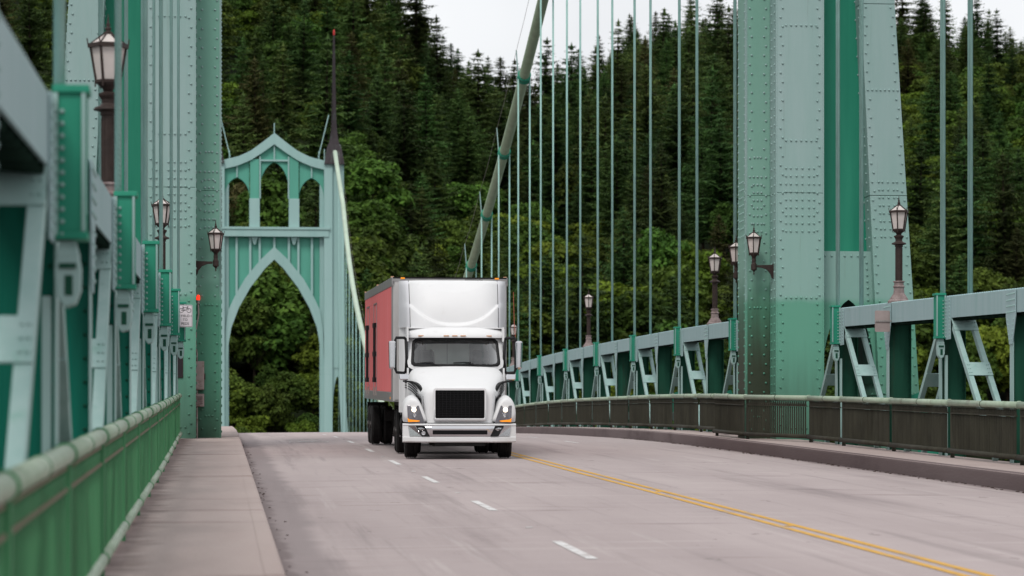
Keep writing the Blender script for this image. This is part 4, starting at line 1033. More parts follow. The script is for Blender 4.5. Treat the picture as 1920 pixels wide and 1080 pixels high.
bstrip(-.6, .6, [(.0, .537), (-.014, .54), (-.014, .63), (.0, .633)]).build('bumper_slot', M['grille'], bp)
for s in (-1, 1):
    poly = [(.64, .49), (.77, .495), (.92, .727), (.755, .727)] if False else [(.66, .494), (.83, .494), (.94, .726), (.77, .726)]
    poly = [(.70, .494), (.84, .494), (.945, .726), (.79, .726)] if False else [(.86, .726), (.70, .726), (.66, .494), (.80, .494)]
    # pod leans outwards at the top, as on the photo
    poly = [(.97, .726), (.77, .726), (.67, .494), (.83, .494)]
    b = MB(); v = [(s * x, bump_y(x) - .016, z) for x, z in poly] + [(s * x, bump_y(x) + .02, z) for x, z in poly]; b.add(v, [(0, 1, 2, 3), (7, 6, 5, 4), (0, 4, 5, 1), (1, 5, 6, 2), (2, 6, 7, 3), (3, 7, 4, 0)])
    pod = b.build('fog_lamp_pod', M['black'], bp)
    poly = [(1.13, .722), (.985, .722), (.845, .498), (1.10, .498)]
    b = MB(); v = [(s * x, bump_y(x) - .012, z) for x, z in poly] + [(s * x, bump_y(x) + .02, z) for x, z in poly]; b.add(v, [(0, 1, 2, 3), (7, 6, 5, 4), (0, 4, 5, 1), (1, 5, 6, 2), (2, 6, 7, 3), (3, 7, 4, 0)])
    b.build('bumper_corner_trim', M['chrome'], bp)
    if s < 0: MB().lathe([(.045, .01), (.045, -.012), (.035, -.004), (.01, -.01)], (s * .80, bump_y(.80) - .016, .565), 14, 'y').build('fog_lamp', M['chrome'], pod, smooth=True)
bstrip(-.55, .55, [(.1, .29), (.06, .29), (.06, .36), (.1, .36)]).build('skid_plate', M['chassis'], tk)
# windscreen: rim, glass
def ws(u, v, d=0.0, ex=0.0):
    x = u * (1.02 - .05 * v + ex); z = 2.055 + (v * .615) * (1 + ex * 3.2) - ex * .95; zz = z - .03 * abs(u) ** 4 * (1 - v) + .0
    return (x, 1.76 + .42 * v + .20 * abs(u) ** 2.6 + d, zz)
def rr_uv(n, r_u, r_v, scale=1.0):
    L = []
    for k in range(n):
        a = 2 * math.pi * k / n; c, s_ = math.cos(a), math.sin(a); e = 9.0
        q = (abs(c) ** e + abs(s_) ** e) ** (-1 / e); L.append((q * c * r_u, .5 + q * s_ * r_v))
    return L
def ws_patch(ru, rv, d):
    b = MB(); rings = [1, .8, .55, .25]; n = 48
    for sc in rings: b.v += [ws(u * sc, .5 + (v - .5) * sc, d) for u, v in rr_uv(n, ru, rv)]
    b.v.append(ws(0, .5, d))
    for j in range(3):
        for k in range(n): k2 = (k + 1) % n; b.f.append((j * n + k, j * n + k2, (j + 1) * n + k2, (j + 1) * n + k))
    for k in range(n): b.f.append((3 * n + k, 3 * n + (k + 1) % n, 4 * n))
    return b
def ws_rim(r0, r1, d0, d1):
    b = MB(); n = 48; A = rr_uv(n, *r0); B_ = rr_uv(n, *r1)
    b.v += [ws(u, v, d0) for u, v in A] + [ws(u, v, d1) for u, v in B_] + [ws(u, v, d1 + .05) for u, v in B_] + [ws(u, v, d0 + .05) for u, v in A]
    for k in range(n):
        k2 = (k + 1) % n; b.f += [(k, k2, n + k2, n + k), (n + k, n + k2, 2 * n + k2, 2 * n + k), (3 * n + k, k, k2, 3 * n + k2)][:3]
    return b
ws_patch(.945, .455, .0).build('windscreen', M['glass'], tk, smooth=True)
ws_rim((1.0, .535), (.935, .445), -.012, -.006).build('windscreen_seal', M['black'], tk, smooth=True)
# cab shell around the screen: pillars, roof brow, sides
b = MB()
n = 48; A = rr_uv(n, 1.0, .535)
def outw(u, v):
    a = math.atan2((v - .5) * 2, u); e = 9; c, s_ = math.cos(a), math.sin(a); q = (abs(c) ** e + abs(s_) ** e) ** (-1 / e)
    X_ = q * c * 1.085; Z_ = 2.36 + q * s_ * .42; return (X_, 1.82 + .42 * (Z_ - 2.05) / .62 + .20 * min(1, abs(X_) / 1.03) ** 2.6 + .01, Z_)
b.v += [ws(u, v, -.004) for u, v in A] + [outw(u, v) for u, v in A]
for k in range(n): k2 = (k + 1) % n; b.f.append((k, k2, n + k2, n + k))
b.build('windscreen_surround', M['truck_white'], tk, smooth=True)
# brow with marker lights
def brow(u, v):
    x = (u * 2 - 1); y = 2.10 + .26 * abs(x) ** 3; t = v
    zz = 2.685 + .235 * t; yy = y - .05 + .30 * t ** 2.2
    return (x * (1.095 - .02 * t), yy, zz)
b = MB().grid(brow, 30, 10); br_ = b.build('roof_brow', M['truck_white'], tk, smooth=True)
b = MB().grid(lambda u, v: ((u * 2 - 1) * 1.095, 2.05 + .26 * abs(u * 2 - 1) ** 3 + v * .25, 2.685), 30, 3); b.build('brow_underside', M['truck_white'], br_)
for x in (-.78, -.21, -.02, .17, .76):
    yy = 2.10 + .26 * abs(x / 1.09) ** 3 - .055
    MB().box(x - .06, x + .06, yy - .012, yy + .03, 2.715, 2.74).build('marker_light', M['amber_off'], br_, bevel=.004)
# cab sides with doors and side windows
for s in (-1, 1):
    b = MB(); b.prism([(2.12, 1.0), (2.12, 2.0), (2.2, 2.02), (2.34, 2.62), (2.38, 2.9), (3.5, 2.9), (3.5, .95)] if False else [(1.92, .75), (1.92, 2.0), (3.5, 2.0), (3.5, .75)], s * 1.06 if s < 0 else 1.06, s * 1.10 if s < 0 else 1.10, 'x'); b.build('door', M['truck_white'], tk)
    b = MB(); b.prism([(2.95, 2.002), (2.95, 2.92), (3.5, 2.92), (3.5, 2.002)], min(s * 1.06, s * 1.10), max(s * 1.06, s * 1.10), 'x'); b.build('rear_pillar', M['truck_white'], tk)
    b = MB(); b.prism([(2.1, 2.6), (2.1, 2.92), (2.949, 2.92), (2.949, 2.6)], min(s * 1.06, s * 1.10), max(s * 1.06, s * 1.10), 'x'); b.build('door_header', M['truck_white'], tk)
    b = MB(); b.prism([(2.12, 2.002), (2.3, 2.599), (2.949, 2.599), (2.949, 2.002)], min(s * 1.07, s * 1.08), max(s * 1.07, s * 1.08), 'x'); b.build('side_window', M['glass'], tk)
    # stripes and vents on the cowl side
    for k in range(4):
        z0 = 1.72 - .055 * k
        pts = [(0, 1.75 - 1.05 * t, z0 - .02 - .17 * t ** 1.8) for t in (0, .2, .4, .6, .8, 1)]
        pts = [(s * (float(np.interp(y, [.55, 1.0, 1.4, 1.85], [.875, .972, 1.04, 1.082])) + .01), y, z) for _, y, z in pts]
        MB().tube(pts, .011, 6).build('cowl_stripe', M['black'], tk)
        MB().box(min(s * 1.10, s * 1.108), max(s * 1.10, s * 1.108), 2.1, 3.3, z0 - .012, z0 + .012).build('door_stripe', M['black'], tk)
    for k in range(4):
        MB().box(min(s * .925, s * .945), max(s * .925, s * .945), .72, .92, 1.38 - .055 * k, 1.405 - .055 * k).build('hood_vent', M['black'], tk)
    # dark intake along the edge of the hood, carrying the hood mirror
    b = MB(); v = []
    for (x, y, z, h) in ((.82, .55, 1.54, .15), (.87, .66, 1.60, .09), (.95, .88, 1.67, .045), (1.06, 1.08, 1.705, .035), (1.22, 1.12, 1.72, .035)):
        v.append([(s * x, y - .02, z), (s * x, y - .02, z - h), (s * (x - .06), y + .07, z - h), (s * (x - .06), y + .07, z)])
    for r in v: b.v += r
    for j in range(len(v) - 1):
        for i in range(4): a = j * 4; b.f.append((a + i, a + (i + 1) % 4, a + 4 + (i + 1) % 4, a + 4 + i))
    b.f += [(0, 1, 2, 3), (16, 17, 18, 19)]
    b.build('mirror_arm', M['black'], tk)
    m = MB(); c = (s * 1.19, 1.12, 1.795); m.hexa([(c[0] - .10, c[1] - .05, c[2] - .07), (c[0] + .10, c[1] - .05, c[2] - .07), (c[0] + .10, c[1] + .07, c[2] - .07), (c[0] - .10, c[1] + .07, c[2] - .07), (c[0] - .115, c[1] - .02, c[2] + .07), (c[0] + .115, c[1] - .02, c[2] + .07), (c[0] + .115, c[1] + .07, c[2] + .07), (c[0] - .115, c[1] + .07, c[2] + .07)])
    m.build('hood_mirror', M['chrome'], tk, bevel=.03)
    # big door mirror: black loop arm, white back cover, chrome head
    mx_ = 1.36
    b = MB().tube([(s * 1.10, 2.2, 2.63), (s * 1.16, 2.1, 2.68), (s * (mx_ - .02), 2.08, 2.68), (s * mx_, 2.08, 2.62), (s * mx_, 2.08, 1.98), (s * (mx_ - .03), 2.08, 1.90), (s * 1.17, 2.1, 1.885), (s * 1.10, 2.2, 1.93)], .034, 8); b.build('mirror_frame', M['black'], tk, smooth=True)
    b = MB().tube([(s * 1.12, 2.12, 2.64), (s * 1.10, 2.14, 2.2), (s * 1.12, 2.12, 1.92)], .034, 8); b.build('mirror_frame', M['black'], tk, smooth=True)
    hx = 1.43
    b = MB().hexa([(s * (hx - .07), 2.0, 1.98), (s * (hx + .07), 2.0, 1.98), (s * (hx + .07), 2.12, 1.96), (s * (hx - .07), 2.12, 1.96), (s * (hx - .085), 2.0, 2.62), (s * (hx + .085), 2.0, 2.62), (s * (hx + .085), 2.12, 2.60), (s * (hx - .085), 2.12, 2.60)])
    b.build('mirror_head', M['chrome'], tk, bevel=.045)
    # wheels
# sleeper fairing
def fair(u, v):
    x = u * 2 - 1; ax = abs(x); z = 2.90 + 1.11 * v
    y = 2.38 + .10 * v + .55 * v ** 2.0 + .30 * ax ** 5
    zs = 2.97 + .47 * ax ** 2.4; d = z - zs                     # height above the smile line
    wid = .10 - .055 * ax
    t = min(1, max(0, (d + wid * .3) / max(.02, wid))); t = t * t * (3 - 2 * t)
    amp = .13 * max(0, 1 - max(0, d) / .75) * (1 - .35 * ax ** 3)
    y += amp * t
    z = min(z, 4.01); e = max(0, v - .93) / .07
    return (x * (1.0 + .015 * v), y + .10 * e * e, z - .0)
b = MB().grid(fair, 72, 80); b.build('roof_fairing', M['truck_white'], tk, smooth=True)
b = MB().grid(lambda u, v: ((u * 2 - 1) * 1.015, fair(u, 1)[1] + v * (3.75 - fair(u, 1)[1]), 4.01 - .02 * v), 20, 3); b.build('fairing_top', M['truck_white'], tk, smooth=True)
for s in (-1, 1):
    b = MB()
    def side(u, v): z = 2.93 + 1.08 * v; f = fair(1 if s > 0 else 0, v); return (s * (abs(f[0]) + (1.235 - abs(f[0])) * u ** .8), f[1] + .005 + (3.75 - f[1]) * u ** 1.5, z)
    b.grid(side, 8, 20); b.build('side_fairing', M['fair_grey'], tk, smooth=True)
    b = MB().grid(lambda u, v: (s * (1.09 + .14 * u), 3.35 + .4 * u ** 1.5, .98 + 1.94 * v), 4, 6); b.build('cab_extender', M['truck_white'], tk, smooth=True)
b = MB().box(-1.09, 1.09, 2.35, 3.5, 2.895, 2.91); b.build('cab_roof', M['truck_white'], tk)
# interior
b = MB().box(-1.05, 1.05, 3.42, 3.48, .9, 2.88); b.build('cab_rear_wall', M['cabin'], tk)
b = MB().box(-.62, .38, 3.405, 3.419, 2.10, 2.56); rw = b.build('bright_pane_panel', M['bright_pane'], tk, bevel=.004)  # opaque pale panel; its colour imitates the bright patch behind the screen
MB().box(-.135, -.125, 3.398, 3.404, 2.10, 2.56).build('window_bar', M['cabin'], rw)
b = MB().hexa([(-1.04, 1.95, 1.7), (1.04, 1.95, 1.7), (1.04, 2.4, 1.7), (-1.04, 2.4, 1.7), (-1.0, 2.0, 2.03), (1.0, 2.0, 2.03), (1.0, 2.4, 2.0), (-1.0, 2.4, 2.0)]); b.build('dashboard', M['seat'], tk)
b = MB().box(-1.05, 1.05, 2.0, 3.4, 1.2, 1.22); b.build('cab_floor', M['cabin'], tk)
for s in (-1, 1):
    b = MB().hexa([(s * .62 - .26, 3.0, 1.4), (s * .62 + .26, 3.0, 1.4), (s * .62 + .26, 3.14, 1.4), (s * .62 - .26, 3.14, 1.4), (s * .62 - .17, 3.1, 2.42), (s * .62 + .17, 3.1, 2.42), (s * .62 + .17, 3.2, 2.42), (s * .62 - .17, 3.2, 2.42)]); b.build('seat', M['seat'], tk, bevel=.06)
    MB().tube([(s * .76, 1.95 + .2, 2.08), (s * .755, 2.22, 2.6)], .012, 6).build('grab_rail', M['black'], tk)
b = MB()
for x0, x1 in ((-.35, -.88), (.50, -.06)):
    a0 = ws(x0, -.02, -.04); a1 = ws((x0 + x1) / 2 - .05, .12, -.03); a2 = ws(x1, .1, -.025)
    MB().tube([a0, ws(x0 - .15, .06, -.04), a1], .012, 6).build('wiper_arm', M['black'], tk)
    MB().tube([a2, ws(x1 * .6 + x0 * .4, .12, -.025), ws(x1 * .3 + x0 * .7, .115, -.025)], .011, 6).build('wiper_blade', M['black'], tk)
MB().grid(lambda u, v: ((u * 2 - 1) * .97, 2.16 + .2 * abs(u * 2 - 1) ** 2.6 + .03 * v, 2.56 + .09 * v), 16, 2).build('dark_screen_strip', M['black'], tk)  # dark strip added inside the cab to darken the top of the screen
for s in (-1, 1):
    MB().tube([Vector(fair(1 if s > 0 else 0, v / 12)) + Vector((s * .004, -.004, 0)) for v in range(13)], .006, 5).build('fairing_seam', M['chassis'], tk)
    MB().tube([(s * .775, .27, .80), (s * .785, .29, 1.1), (s * .80, .33, 1.38)], .005, 5).build('hood_seam', M['chassis'], tk)
# antenna
MB().tube([(1.36, 2.1, 2.66), (1.33, 2.12, 3.0), (1.31, 2.14, 3.72)], [.008, .007, .006], 6).build('antenna', mat('antenna_red', (.35, .1, .06), .5), tk)
# chassis, tanks, wheels
b = MB().box(-.45, .45, .4, 6.9, .55, .85); b.box(-1.0, -.5, .35, .8, .42, .75); b.box(.5, 1.0, .35, .8, .42, .75); b.box(-.9, .9, .9, 1.1, .42, .62); b.build('frame_rails', M['chassis'], tk)
MB().hexa([(-.6, .5, .27), (.6, .5, .27), (.6, 3.6, .30), (-.6, 3.6, .30), (-.85, .45, .7), (.85, .45, .7), (.85, 3.6, .75), (-.85, 3.6, .75)]).build('underbody_light_block', M['chassis'], tk, bevel=.03)  # dark underbody bulk added to block light beneath the cab
MB().box(-.9, .9, 4.6, 7.0, .36, .62).build('axle_light_block', M['chassis'], tk)  # axle bulk, likewise added to keep light out from below
for s in (-1, 1):
    MB().lathe([(.30, 2.15), (.31, 2.17), (.31, 3.3), (.30, 3.32)], (s * .92, 0, .72), 18, 'y').build('fuel_tank', M['chassis'], tk)
def wheel(x, y, r, wd, parent, s):
    prof = [(r * .52, -wd / 2 + .02), (r * .60, -wd / 2), (r * .93, -wd / 2 + .01), (r, -wd / 2 + .05)]
    for k in range(4): a = -wd / 2 + .07 + k * (wd - .14) / 4; prof += [(r, a), (r - .015, a + .008), (r - .015, a + .02), (r, a + .026)]
    prof += [(r, wd / 2 - .05), (r * .93, wd / 2 - .01), (r * .60, wd / 2), (r * .52, wd / 2 - .02)]
    wl_ = MB().lathe(prof, (x, y, r), 28, 'x').build('wheel', M['tyre'], parent)
    MB().lathe([(r * .525, s * (wd / 2 - .03)), (r * .5, s * (wd / 2 - .06)), (r * .2, s * (wd / 2 - .03)), (r * .18, s * (wd / 2 + .02)), (.01, s * (wd / 2 + .025))], (x, y, r), 20, 'x').build('rim', M['rim'], wl_)
    return wl_
for s in (-1, 1):
    wheel(s * 1.04, 1.05, .51, .30, tk, s)
    for y in (5.2, 6.45):
        for x in (.80, 1.12): wheel(s * x, y, .51, .27, tk, s)
    MB().box(s * 1.0 - .27, s * 1.0 + .27, 7.15, 7.17, .35, .95).build('mud_flap', M['chassis'], tk)
    MB().box(min(s * 1.0, s * 1.22), max(s * 1.0, s * 1.22), 3.0, 3.5, .42, .46).build('cab_step', M['chrome'], tk)
tk.scale = (.985, .985, .985)

# trailer
BY = 68.35
tr = empty('semi_trailer', (-1.485, BY, P(BY) + .006), (SLOPE, 0, 0)); tag(tr, 'boxy red-sided trailer with aluminium edges coupled behind the white truck', 'trailer')
TL, TW, TB, TT = 12.9, 1.325, 1.20, 4.05
MB().box(-TW + .03, TW - .03, .02, TL, TB + .02, TT - .03).build('box_body', M['trailer_white'], tr)
MB().box(-TW + .06, TW - .06, -.012, .019, TB + .05, TT - .05).build('front_wall', M['trailer_white'], tr)
# red side panels: vertical boards, one by one
NB = 22
for k in range(NB):
    a = .34 + (TL - .45) * k / NB; c = .34 + (TL - .45) * (k + 1) / NB
    for s in (-1, 1):
        MB().box(min(s * (TW - .029), s * (TW - .004)), max(s * (TW - .029), s * (TW - .004)), a + .014, c - .014, TB + .22, TT - .2).build('side_panel', M['red_panel'], tr, bevel=.006)
for s in (-1, 1):
    X0, X1 = sorted((s * (TW - .03), s * (TW + .006)))
    MB().box(X0, X1, 0, TL, TT - .199, TT).build('top_rail', M['alu'], tr, bevel=.008)
    MB().box(X0, X1, .34, TL, TB, TB + .219).build('bottom_rail', M['alu'], tr, bevel=.006)
    MB().lathe([(.17, TB), (.17, TT - .002)], (s * (TW - .166), .168, 0), 24).build('corner_post', M['alu'], tr, smooth=False)
    rv = MB()
    for k in range(44): rv.rivet((s * (TW - .31), -.013, TB + .1 + k * .063), (0, -1, 0), .014, .01)
    o = rv.build('rivets', M['alu'], tr); o['kind'] = 'stuff'
    # side doors: lock rods with keepers
    for y in (6.6, 10.3):
        fr_ = MB(); xo = s * (TW + .002)
        for yy in (y - .06, y + 1.35): fr_.box(min(xo, xo + s * .012), max(xo, xo + s * .012), yy, yy + .03, TB + .24, TT - .42)
        fr_.box(min(xo, xo + s * .012), max(xo, xo + s * .012), y - .06, y + 1.38, TT - .45, TT - .42); fr_.build('side_door_frame', M['alu'], tr)
        for yy in (y + .25, y + .75):
            rod = MB().tube([(s * (TW + .035), yy, TB + .45), (s * (TW + .035), yy, TT - .95)], .022, 8).build('lock_rod', M['black'], tr)
            for z in (TB + .5, TB + 1.15, TT - .98): MB().box(min(s * (TW + .0), s * (TW + .07)), max(s * TW, s * (TW + .07)), yy - .09, yy + .09, z - .06, z + .06).build('keeper', M['black'], rod)
        for yy in (y + .1, y + 1.1): MB().box(min(s * TW, s * (TW + .03)), max(s * TW, s * (TW + .03)), yy, yy + .07, TB + .1, TB + .32).build('hinge', M['rust'], tr)
    for y in (.3, TL * .5, TL - .2): MB().box(min(s * (TW - .06), s * (TW + .01)), max(s * (TW - .06), s * (TW + .01)), y, y + .1, TT + .001, TT + .03).build('roof_marker', M['amber_off'], tr)
    MB().box(s * 1.08 - .05, s * 1.08 + .05, -.03, -.002, TT - .045, TT - .005).build('front_marker', M['amber'], tr, bevel=.01)
    MB().box(min(s * TW, s * (TW + .016)), max(s * TW, s * (TW + .016)), .45, .53, TB + .06, TB + .11).build('side_marker', M['amber'], tr)
    for y in (10.4, 11.65):
        for x in (.84, 1.16): wheel(s * x, y, .51, .26, tr, s)
    for y in (5.2,): MB().box(s * .9 - .06, s * .9 + .06, y, y + .14, .38, TB).build('landing_leg', M['chassis'], tr)
    MB().box(s * 1.0 - .28, s * 1.0 + .28, 12.3, 12.32, .4, 1.1).build('mud_flap', M['chassis'], tr)
MB().box(-TW + .02, TW - .02, -.018, .1, TT - .10, TT - .031).build('front_top_rail', M['alu'], tr)
MB().box(-TW + .02, TW - .02, -.022, .1, TT - .03, TT + .004).build('front_top_edge', M['chassis'], tr)
MB().box(.35, .75, -.05, -.02, TT - .09, TT - .05).build('refrigeration_bracket', M['black'], tr)
b = MB().box(-.5, .5, .3, TL - .2, TB - .22, TB - .005); b.box(-.95, .95, 9.7, 12.3, .62, .9); b.box(-1.1, 1.1, .3, 2.6, TB - .1, TB - .003); b.build('underframe', M['chassis'], tr)
# ------------------------------------------------------------------ hillside
M['soil'] = mat('dark_forest_floor', (.005, .009, .003), .95, scale=.05, col2=(.011, .019, .005))
M['waterm'] = mat('grey_green_river', (.03, .045, .045), .12, var=.2, scale=.03)
def azpx(X, y): return 412.5 + 5600 * (X - CX) / y
RX = [-400, 0, 412, 620, 740, 800, 850, 900, 960, 1040, 1100, 1160, 1200, 1240, 1380, 1500, 1700, 1800, 1900, 2100, 2600]
RE = [222, 230, 224, 210, 182, 169, 156, 148, 142, 148, 155, 162, 168, 176, 174, 172, 174, 174, 173, 172, 166]
RDX = [-400, 700, 900, 1150, 1400, 1700, 2600]; RDD = [930, 900, 960, 1120, 1120, 1000, 990]
_hx = RNG.uniform(-1, 1, (7, 4))
def bumps(X, y): return sum(math.sin(X * .011 * (i + 1) * (1 + .3 * a[0]) + y * .009 * (i + 1) * a[1] + a[2] * 6) / (i + 1.5) for i, a in enumerate(_hx))
def hill(X, y):
    px = azpx(X, max(y, 300)); rd = float(np.interp(px, RDX, RDD)); re = float(np.interp(px, RX, RE)) * rd / 1300
    t = (y - 470) / (rd - 470)
    if t < 0: return max(-62, -2 + 60 * t * 3)
    if t < 1: return -2 + (re + 2) * (t ** .88) + bumps(X, y) * 3.5 * min(1, t * 3) * (1 - t * .6)
    return re - (y - rd) * .12 + bumps(X, y) * 1.4
gxs = np.concatenate([np.arange(-3000, -400, 260), np.arange(-400, 700, 20), np.arange(700, 3001, 230)]); gys = np.concatenate([np.arange(380, 470, 30), np.arange(470, 1900, 14), np.arange(1900, 6000, 400)])
b = MB()
for y in gys:
    for x in gxs: b.v.append((float(x), float(y), hill(float(x), float(y)) if y < 1900 else max(0., hill(float(x), 1890.) - (y - 1890) * .03)))
n = len(gxs)
for j in range(len(gys) - 1):
    for i in range(n - 1): a = j * n + i; b.f.append((a, a + 1, a + n + 1, a + n))
hl = b.build('hillside', M['soil'], fixn=False, smooth=True); tag(hl, kind='structure')
b = MB().grid(lambda u, v: (-6000 + 12000 * u, -3000 + 9000 * v, -62.5), 6, 6); tag(b.build('river', M['waterm'], fixn=False), kind='structure')

# ------------------------------------------------------------------ trees
def foliage(name, c1, c2, tint=.35, scale=.6, trans=.25):
    m = mat(name, c1, .8, scale=scale, col2=c2, spec=.15, random_tint=tint); translucent(m, trans); 
    t = m.node_tree; p = t.nodes['Principled BSDF']; src_ = p.inputs['Base Color'].links[0].from_socket; tr_ = [n for n in t.nodes if n.type == 'BSDF_TRANSLUCENT'][0]
    g = t.nodes.new('ShaderNodeNewGeometry'); mr = t.nodes.new('ShaderNodeMapRange'); mr.inputs[3].default_value = .6; mr.inputs[4].default_value = 1.4; h = t.nodes.new('ShaderNodeHueSaturation')
    t.links.new(g.outputs['Random Per Island'], mr.inputs[0]); t.links.new(mr.outputs[0], h.inputs['Value']); t.links.new(src_, h.inputs['Color']); t.links.new(h.outputs[0], p.inputs['Base Color']); t.links.new(h.outputs[0], tr_.inputs['Color'])
    return m
M['conifer'] = foliage('conifer_needles', (.032, .068, .021), (.084, .140, .033), .55)
M['conifer_b'] = foliage('brownish_conifer_needles', (.036, .042, .015), (.075, .080, .024), .3)
M['leaf'] = foliage('broadleaf_foliage', (.032, .066, .011), (.072, .122, .018), .45)
M['leaf_y'] = foliage('bright_broadleaf_foliage', (.062, .105, .011), (.125, .178, .020), .25)
M['leaf_b'] = foliage('bronze_broadleaf_foliage', (.085, .082, .03), (.14, .13, .05), .15)
M['bark'] = mat('tree_bark', (.035, .025, .018), .9, var=.4, scale=2)
def np_mesh(name, V, F, mt):
    """V (n,3), F (m,k) -> mesh"""
    me = bpy.data.meshes.new(name); k = F.shape[1]; me.vertices.add(len(V)); me.vertices.foreach_set('co', V.astype(np.float32).ravel())
    me.loops.add(F.size); me.loops.foreach_set('vertex_index', F.astype(np.int32).ravel()); me.polygons.add(len(F)); me.polygons.foreach_set('loop_start', np.arange(0, F.size, k, dtype=np.int32))
    me.update(calc_edges=True); me.validate(); me.materials.append(mt); return me
def trunk_mesh(H, r, limbs, mt):
    b = MB(); b.tube([(0, 0, -1.5), (.1 * r, 0, H * .3), (0, .2 * r, H * .65), (0, 0, H * .94)], [r * 1.25, r * .85, r * .5, r * .06], 7)
    for (z, a, L, up) in limbs:
        d = Vector((math.cos(a), math.sin(a), up)); b.tube([(0, 0, z), d * L * .5 + Vector((0, 0, z)), d * L + Vector((0, 0, z + .12 * L))], [r * .4, r * .25, r * .08], 5)
    return b.mesh('trunk', mt)
def conifer(seed, H=28, R0=6.0, mt=None, bare=.08, sparse=1.0):
    g = np.random.default_rng(seed); V = []; levels = 38
    lop = g.uniform(0, 6.28)
    for k in range(levels):
        t = (k + g.uniform(0, .8)) / levels; z = H * (bare + (1 - bare) * t)
        rad = R0 * (1 - t) ** .62 * (1 - .3 * math.exp(-t * 12)) * g.uniform(.72, 1.16) + .3
        nb = max(5, int((10 - 4 * t) * sparse)); ph = g.uniform(0, 6.28)
        for q in range(nb):
            if g.random() < .1: continue
            a = ph + 6.283 * q / nb + g.uniform(-.3, .3); L = rad * g.uniform(.6, 1.22) * (1 + .12 * math.cos(a - lop)); dr = -.22 - .28 * (1 - t) + g.uniform(-.14, .14); d = np.array([math.cos(a), math.sin(a), 0]); sd_ = np.array([-d[1], d[0], 0])
            m = 3 + int(L * 1.2)
            for i in range(m):
                u = (i + .7) / m; c = d * L * u; zz = z + L * (dr * u + .30 * u * u) ; wd = (.42 + 1.15 * L / R0) * (1.12 - .8 * u) * g.uniform(.7, 1.3)
                for sg_ in (-1, 1):
                    tip = c + d * wd * g.uniform(.5, .95) + sd_ * sg_ * wd * g.uniform(.75, 1.25); tz = zz - wd * g.uniform(.1, .6)
                    p0 = c - d * wd * .3; p1 = c + d * wd * .32
                    V += [(p0[0], p0[1], zz + .08), (p1[0], p1[1], zz), (tip[0], tip[1], tz)]
                if g.random() < .5:                      # hanging spray below the bough
                    p0 = c - d * wd * .35; p1 = c + d * wd * .35; V += [(p0[0], p0[1], zz), (p1[0], p1[1], zz), (c[0] + sd_[0] * g.uniform(-.3, .3), c[1] + sd_[1] * g.uniform(-.3, .3), zz - wd * g.uniform(.5, 1.1))]
            e = d * L; V += [(e[0] - sd_[0] * .2, e[1] - sd_[1] * .2, z + L * (dr + .3)), (e[0] + sd_[0] * .2, e[1] + sd_[1] * .2, z + L * (dr + .3)), (e[0] * 1.14, e[1] * 1.14, z + L * (dr + .27))]
    for q in range(12):
        a = 6.283 * q / 12; V += [(0, 0, H * 1.015), (.42 * math.cos(a), .42 * math.sin(a), H * .95), (.42 * math.cos(a + .7), .42 * math.sin(a + .7), H * .95)]
    V = np.array(V); F = np.arange(len(V)).reshape(-1, 3)
    return np_mesh('crown', V, F, mt or M['conifer']), trunk_mesh(H, .42, [], M['bark'])
def broad(seed, H=15, R0=5.5, mt=None, leaf=.46):
    g = np.random.default_rng(seed); P_ = []; nc = 46
    for k in range(nc):
        u = g.normal(size=3); u /= np.linalg.norm(u); rr = g.uniform(.35, 1.0) ** .6
        c = np.array([u[0] * R0 * rr * .78, u[1] * R0 * rr * .78, H * .60 + u[2] * H * .34 * rr]); r = R0 * g.uniform(.20, .36)
        n = 110; w_ = g.normal(size=(n, 3)); w_ /= np.linalg.norm(w_, axis=1)[:, None]; w_[:, 2] = np.where(w_[:, 2] < -.3, -w_[:, 2], w_[:, 2])
        P_.append(np.concatenate([c + w_ * r * g.uniform(.75, 1.12, (n, 1)) * np.array([1.15, 1.15, .75]), w_], 1))
    A = np.concatenate(P_); n = len(A); nrm = A[:, 3:] * .7 + g.normal(size=(n, 3)) * .5; nrm[:, 2] += .35; nrm /= np.linalg.norm(nrm, axis=1)[:, None]
    t1 = np.cross(nrm, g.normal(size=(n, 3))); t1 /= np.linalg.norm(t1, axis=1)[:, None]; t2 = np.cross(nrm, t1); s_ = leaf * g.uniform(.55, 1.2, (n, 1))
    c = A[:, :3]; V = np.stack([c - t1 * s_, c + t2 * s_ * .62, c + t1 * s_, c - t2 * s_ * .62], 1).reshape(-1, 3); F = np.arange(len(V)).reshape(-1, 4)
    limbs = [(H * g.uniform(.25, .5), g.uniform(0, 6.28), R0 * .7, .7) for _ in range(6)]
    return np_mesh('crown', V, F, mt or M['leaf']), trunk_mesh(H * .8, .3, limbs, M['bark'])
CON = [conifer(1, 23, 6.6), conifer(2, 26, 6.4), conifer(3, 21, 7.2), conifer(4, 25, 5.6, bare=.2, sparse=.85), conifer(5, 22, 7.0), conifer(6, 23, 6.2, M['conifer_b'], .14, .9), conifer(7, 28, 6.0)]
BRO = [broad(11), broad(12, 17, 5.8), broad(13, 13, 6.2), broad(14, 14, 5.2, M['leaf_y']), broad(15, 11, 5.0, M['leaf_y']), broad(16, 16, 5.0), broad(17, 14, 5.6, M['leaf_b'])]

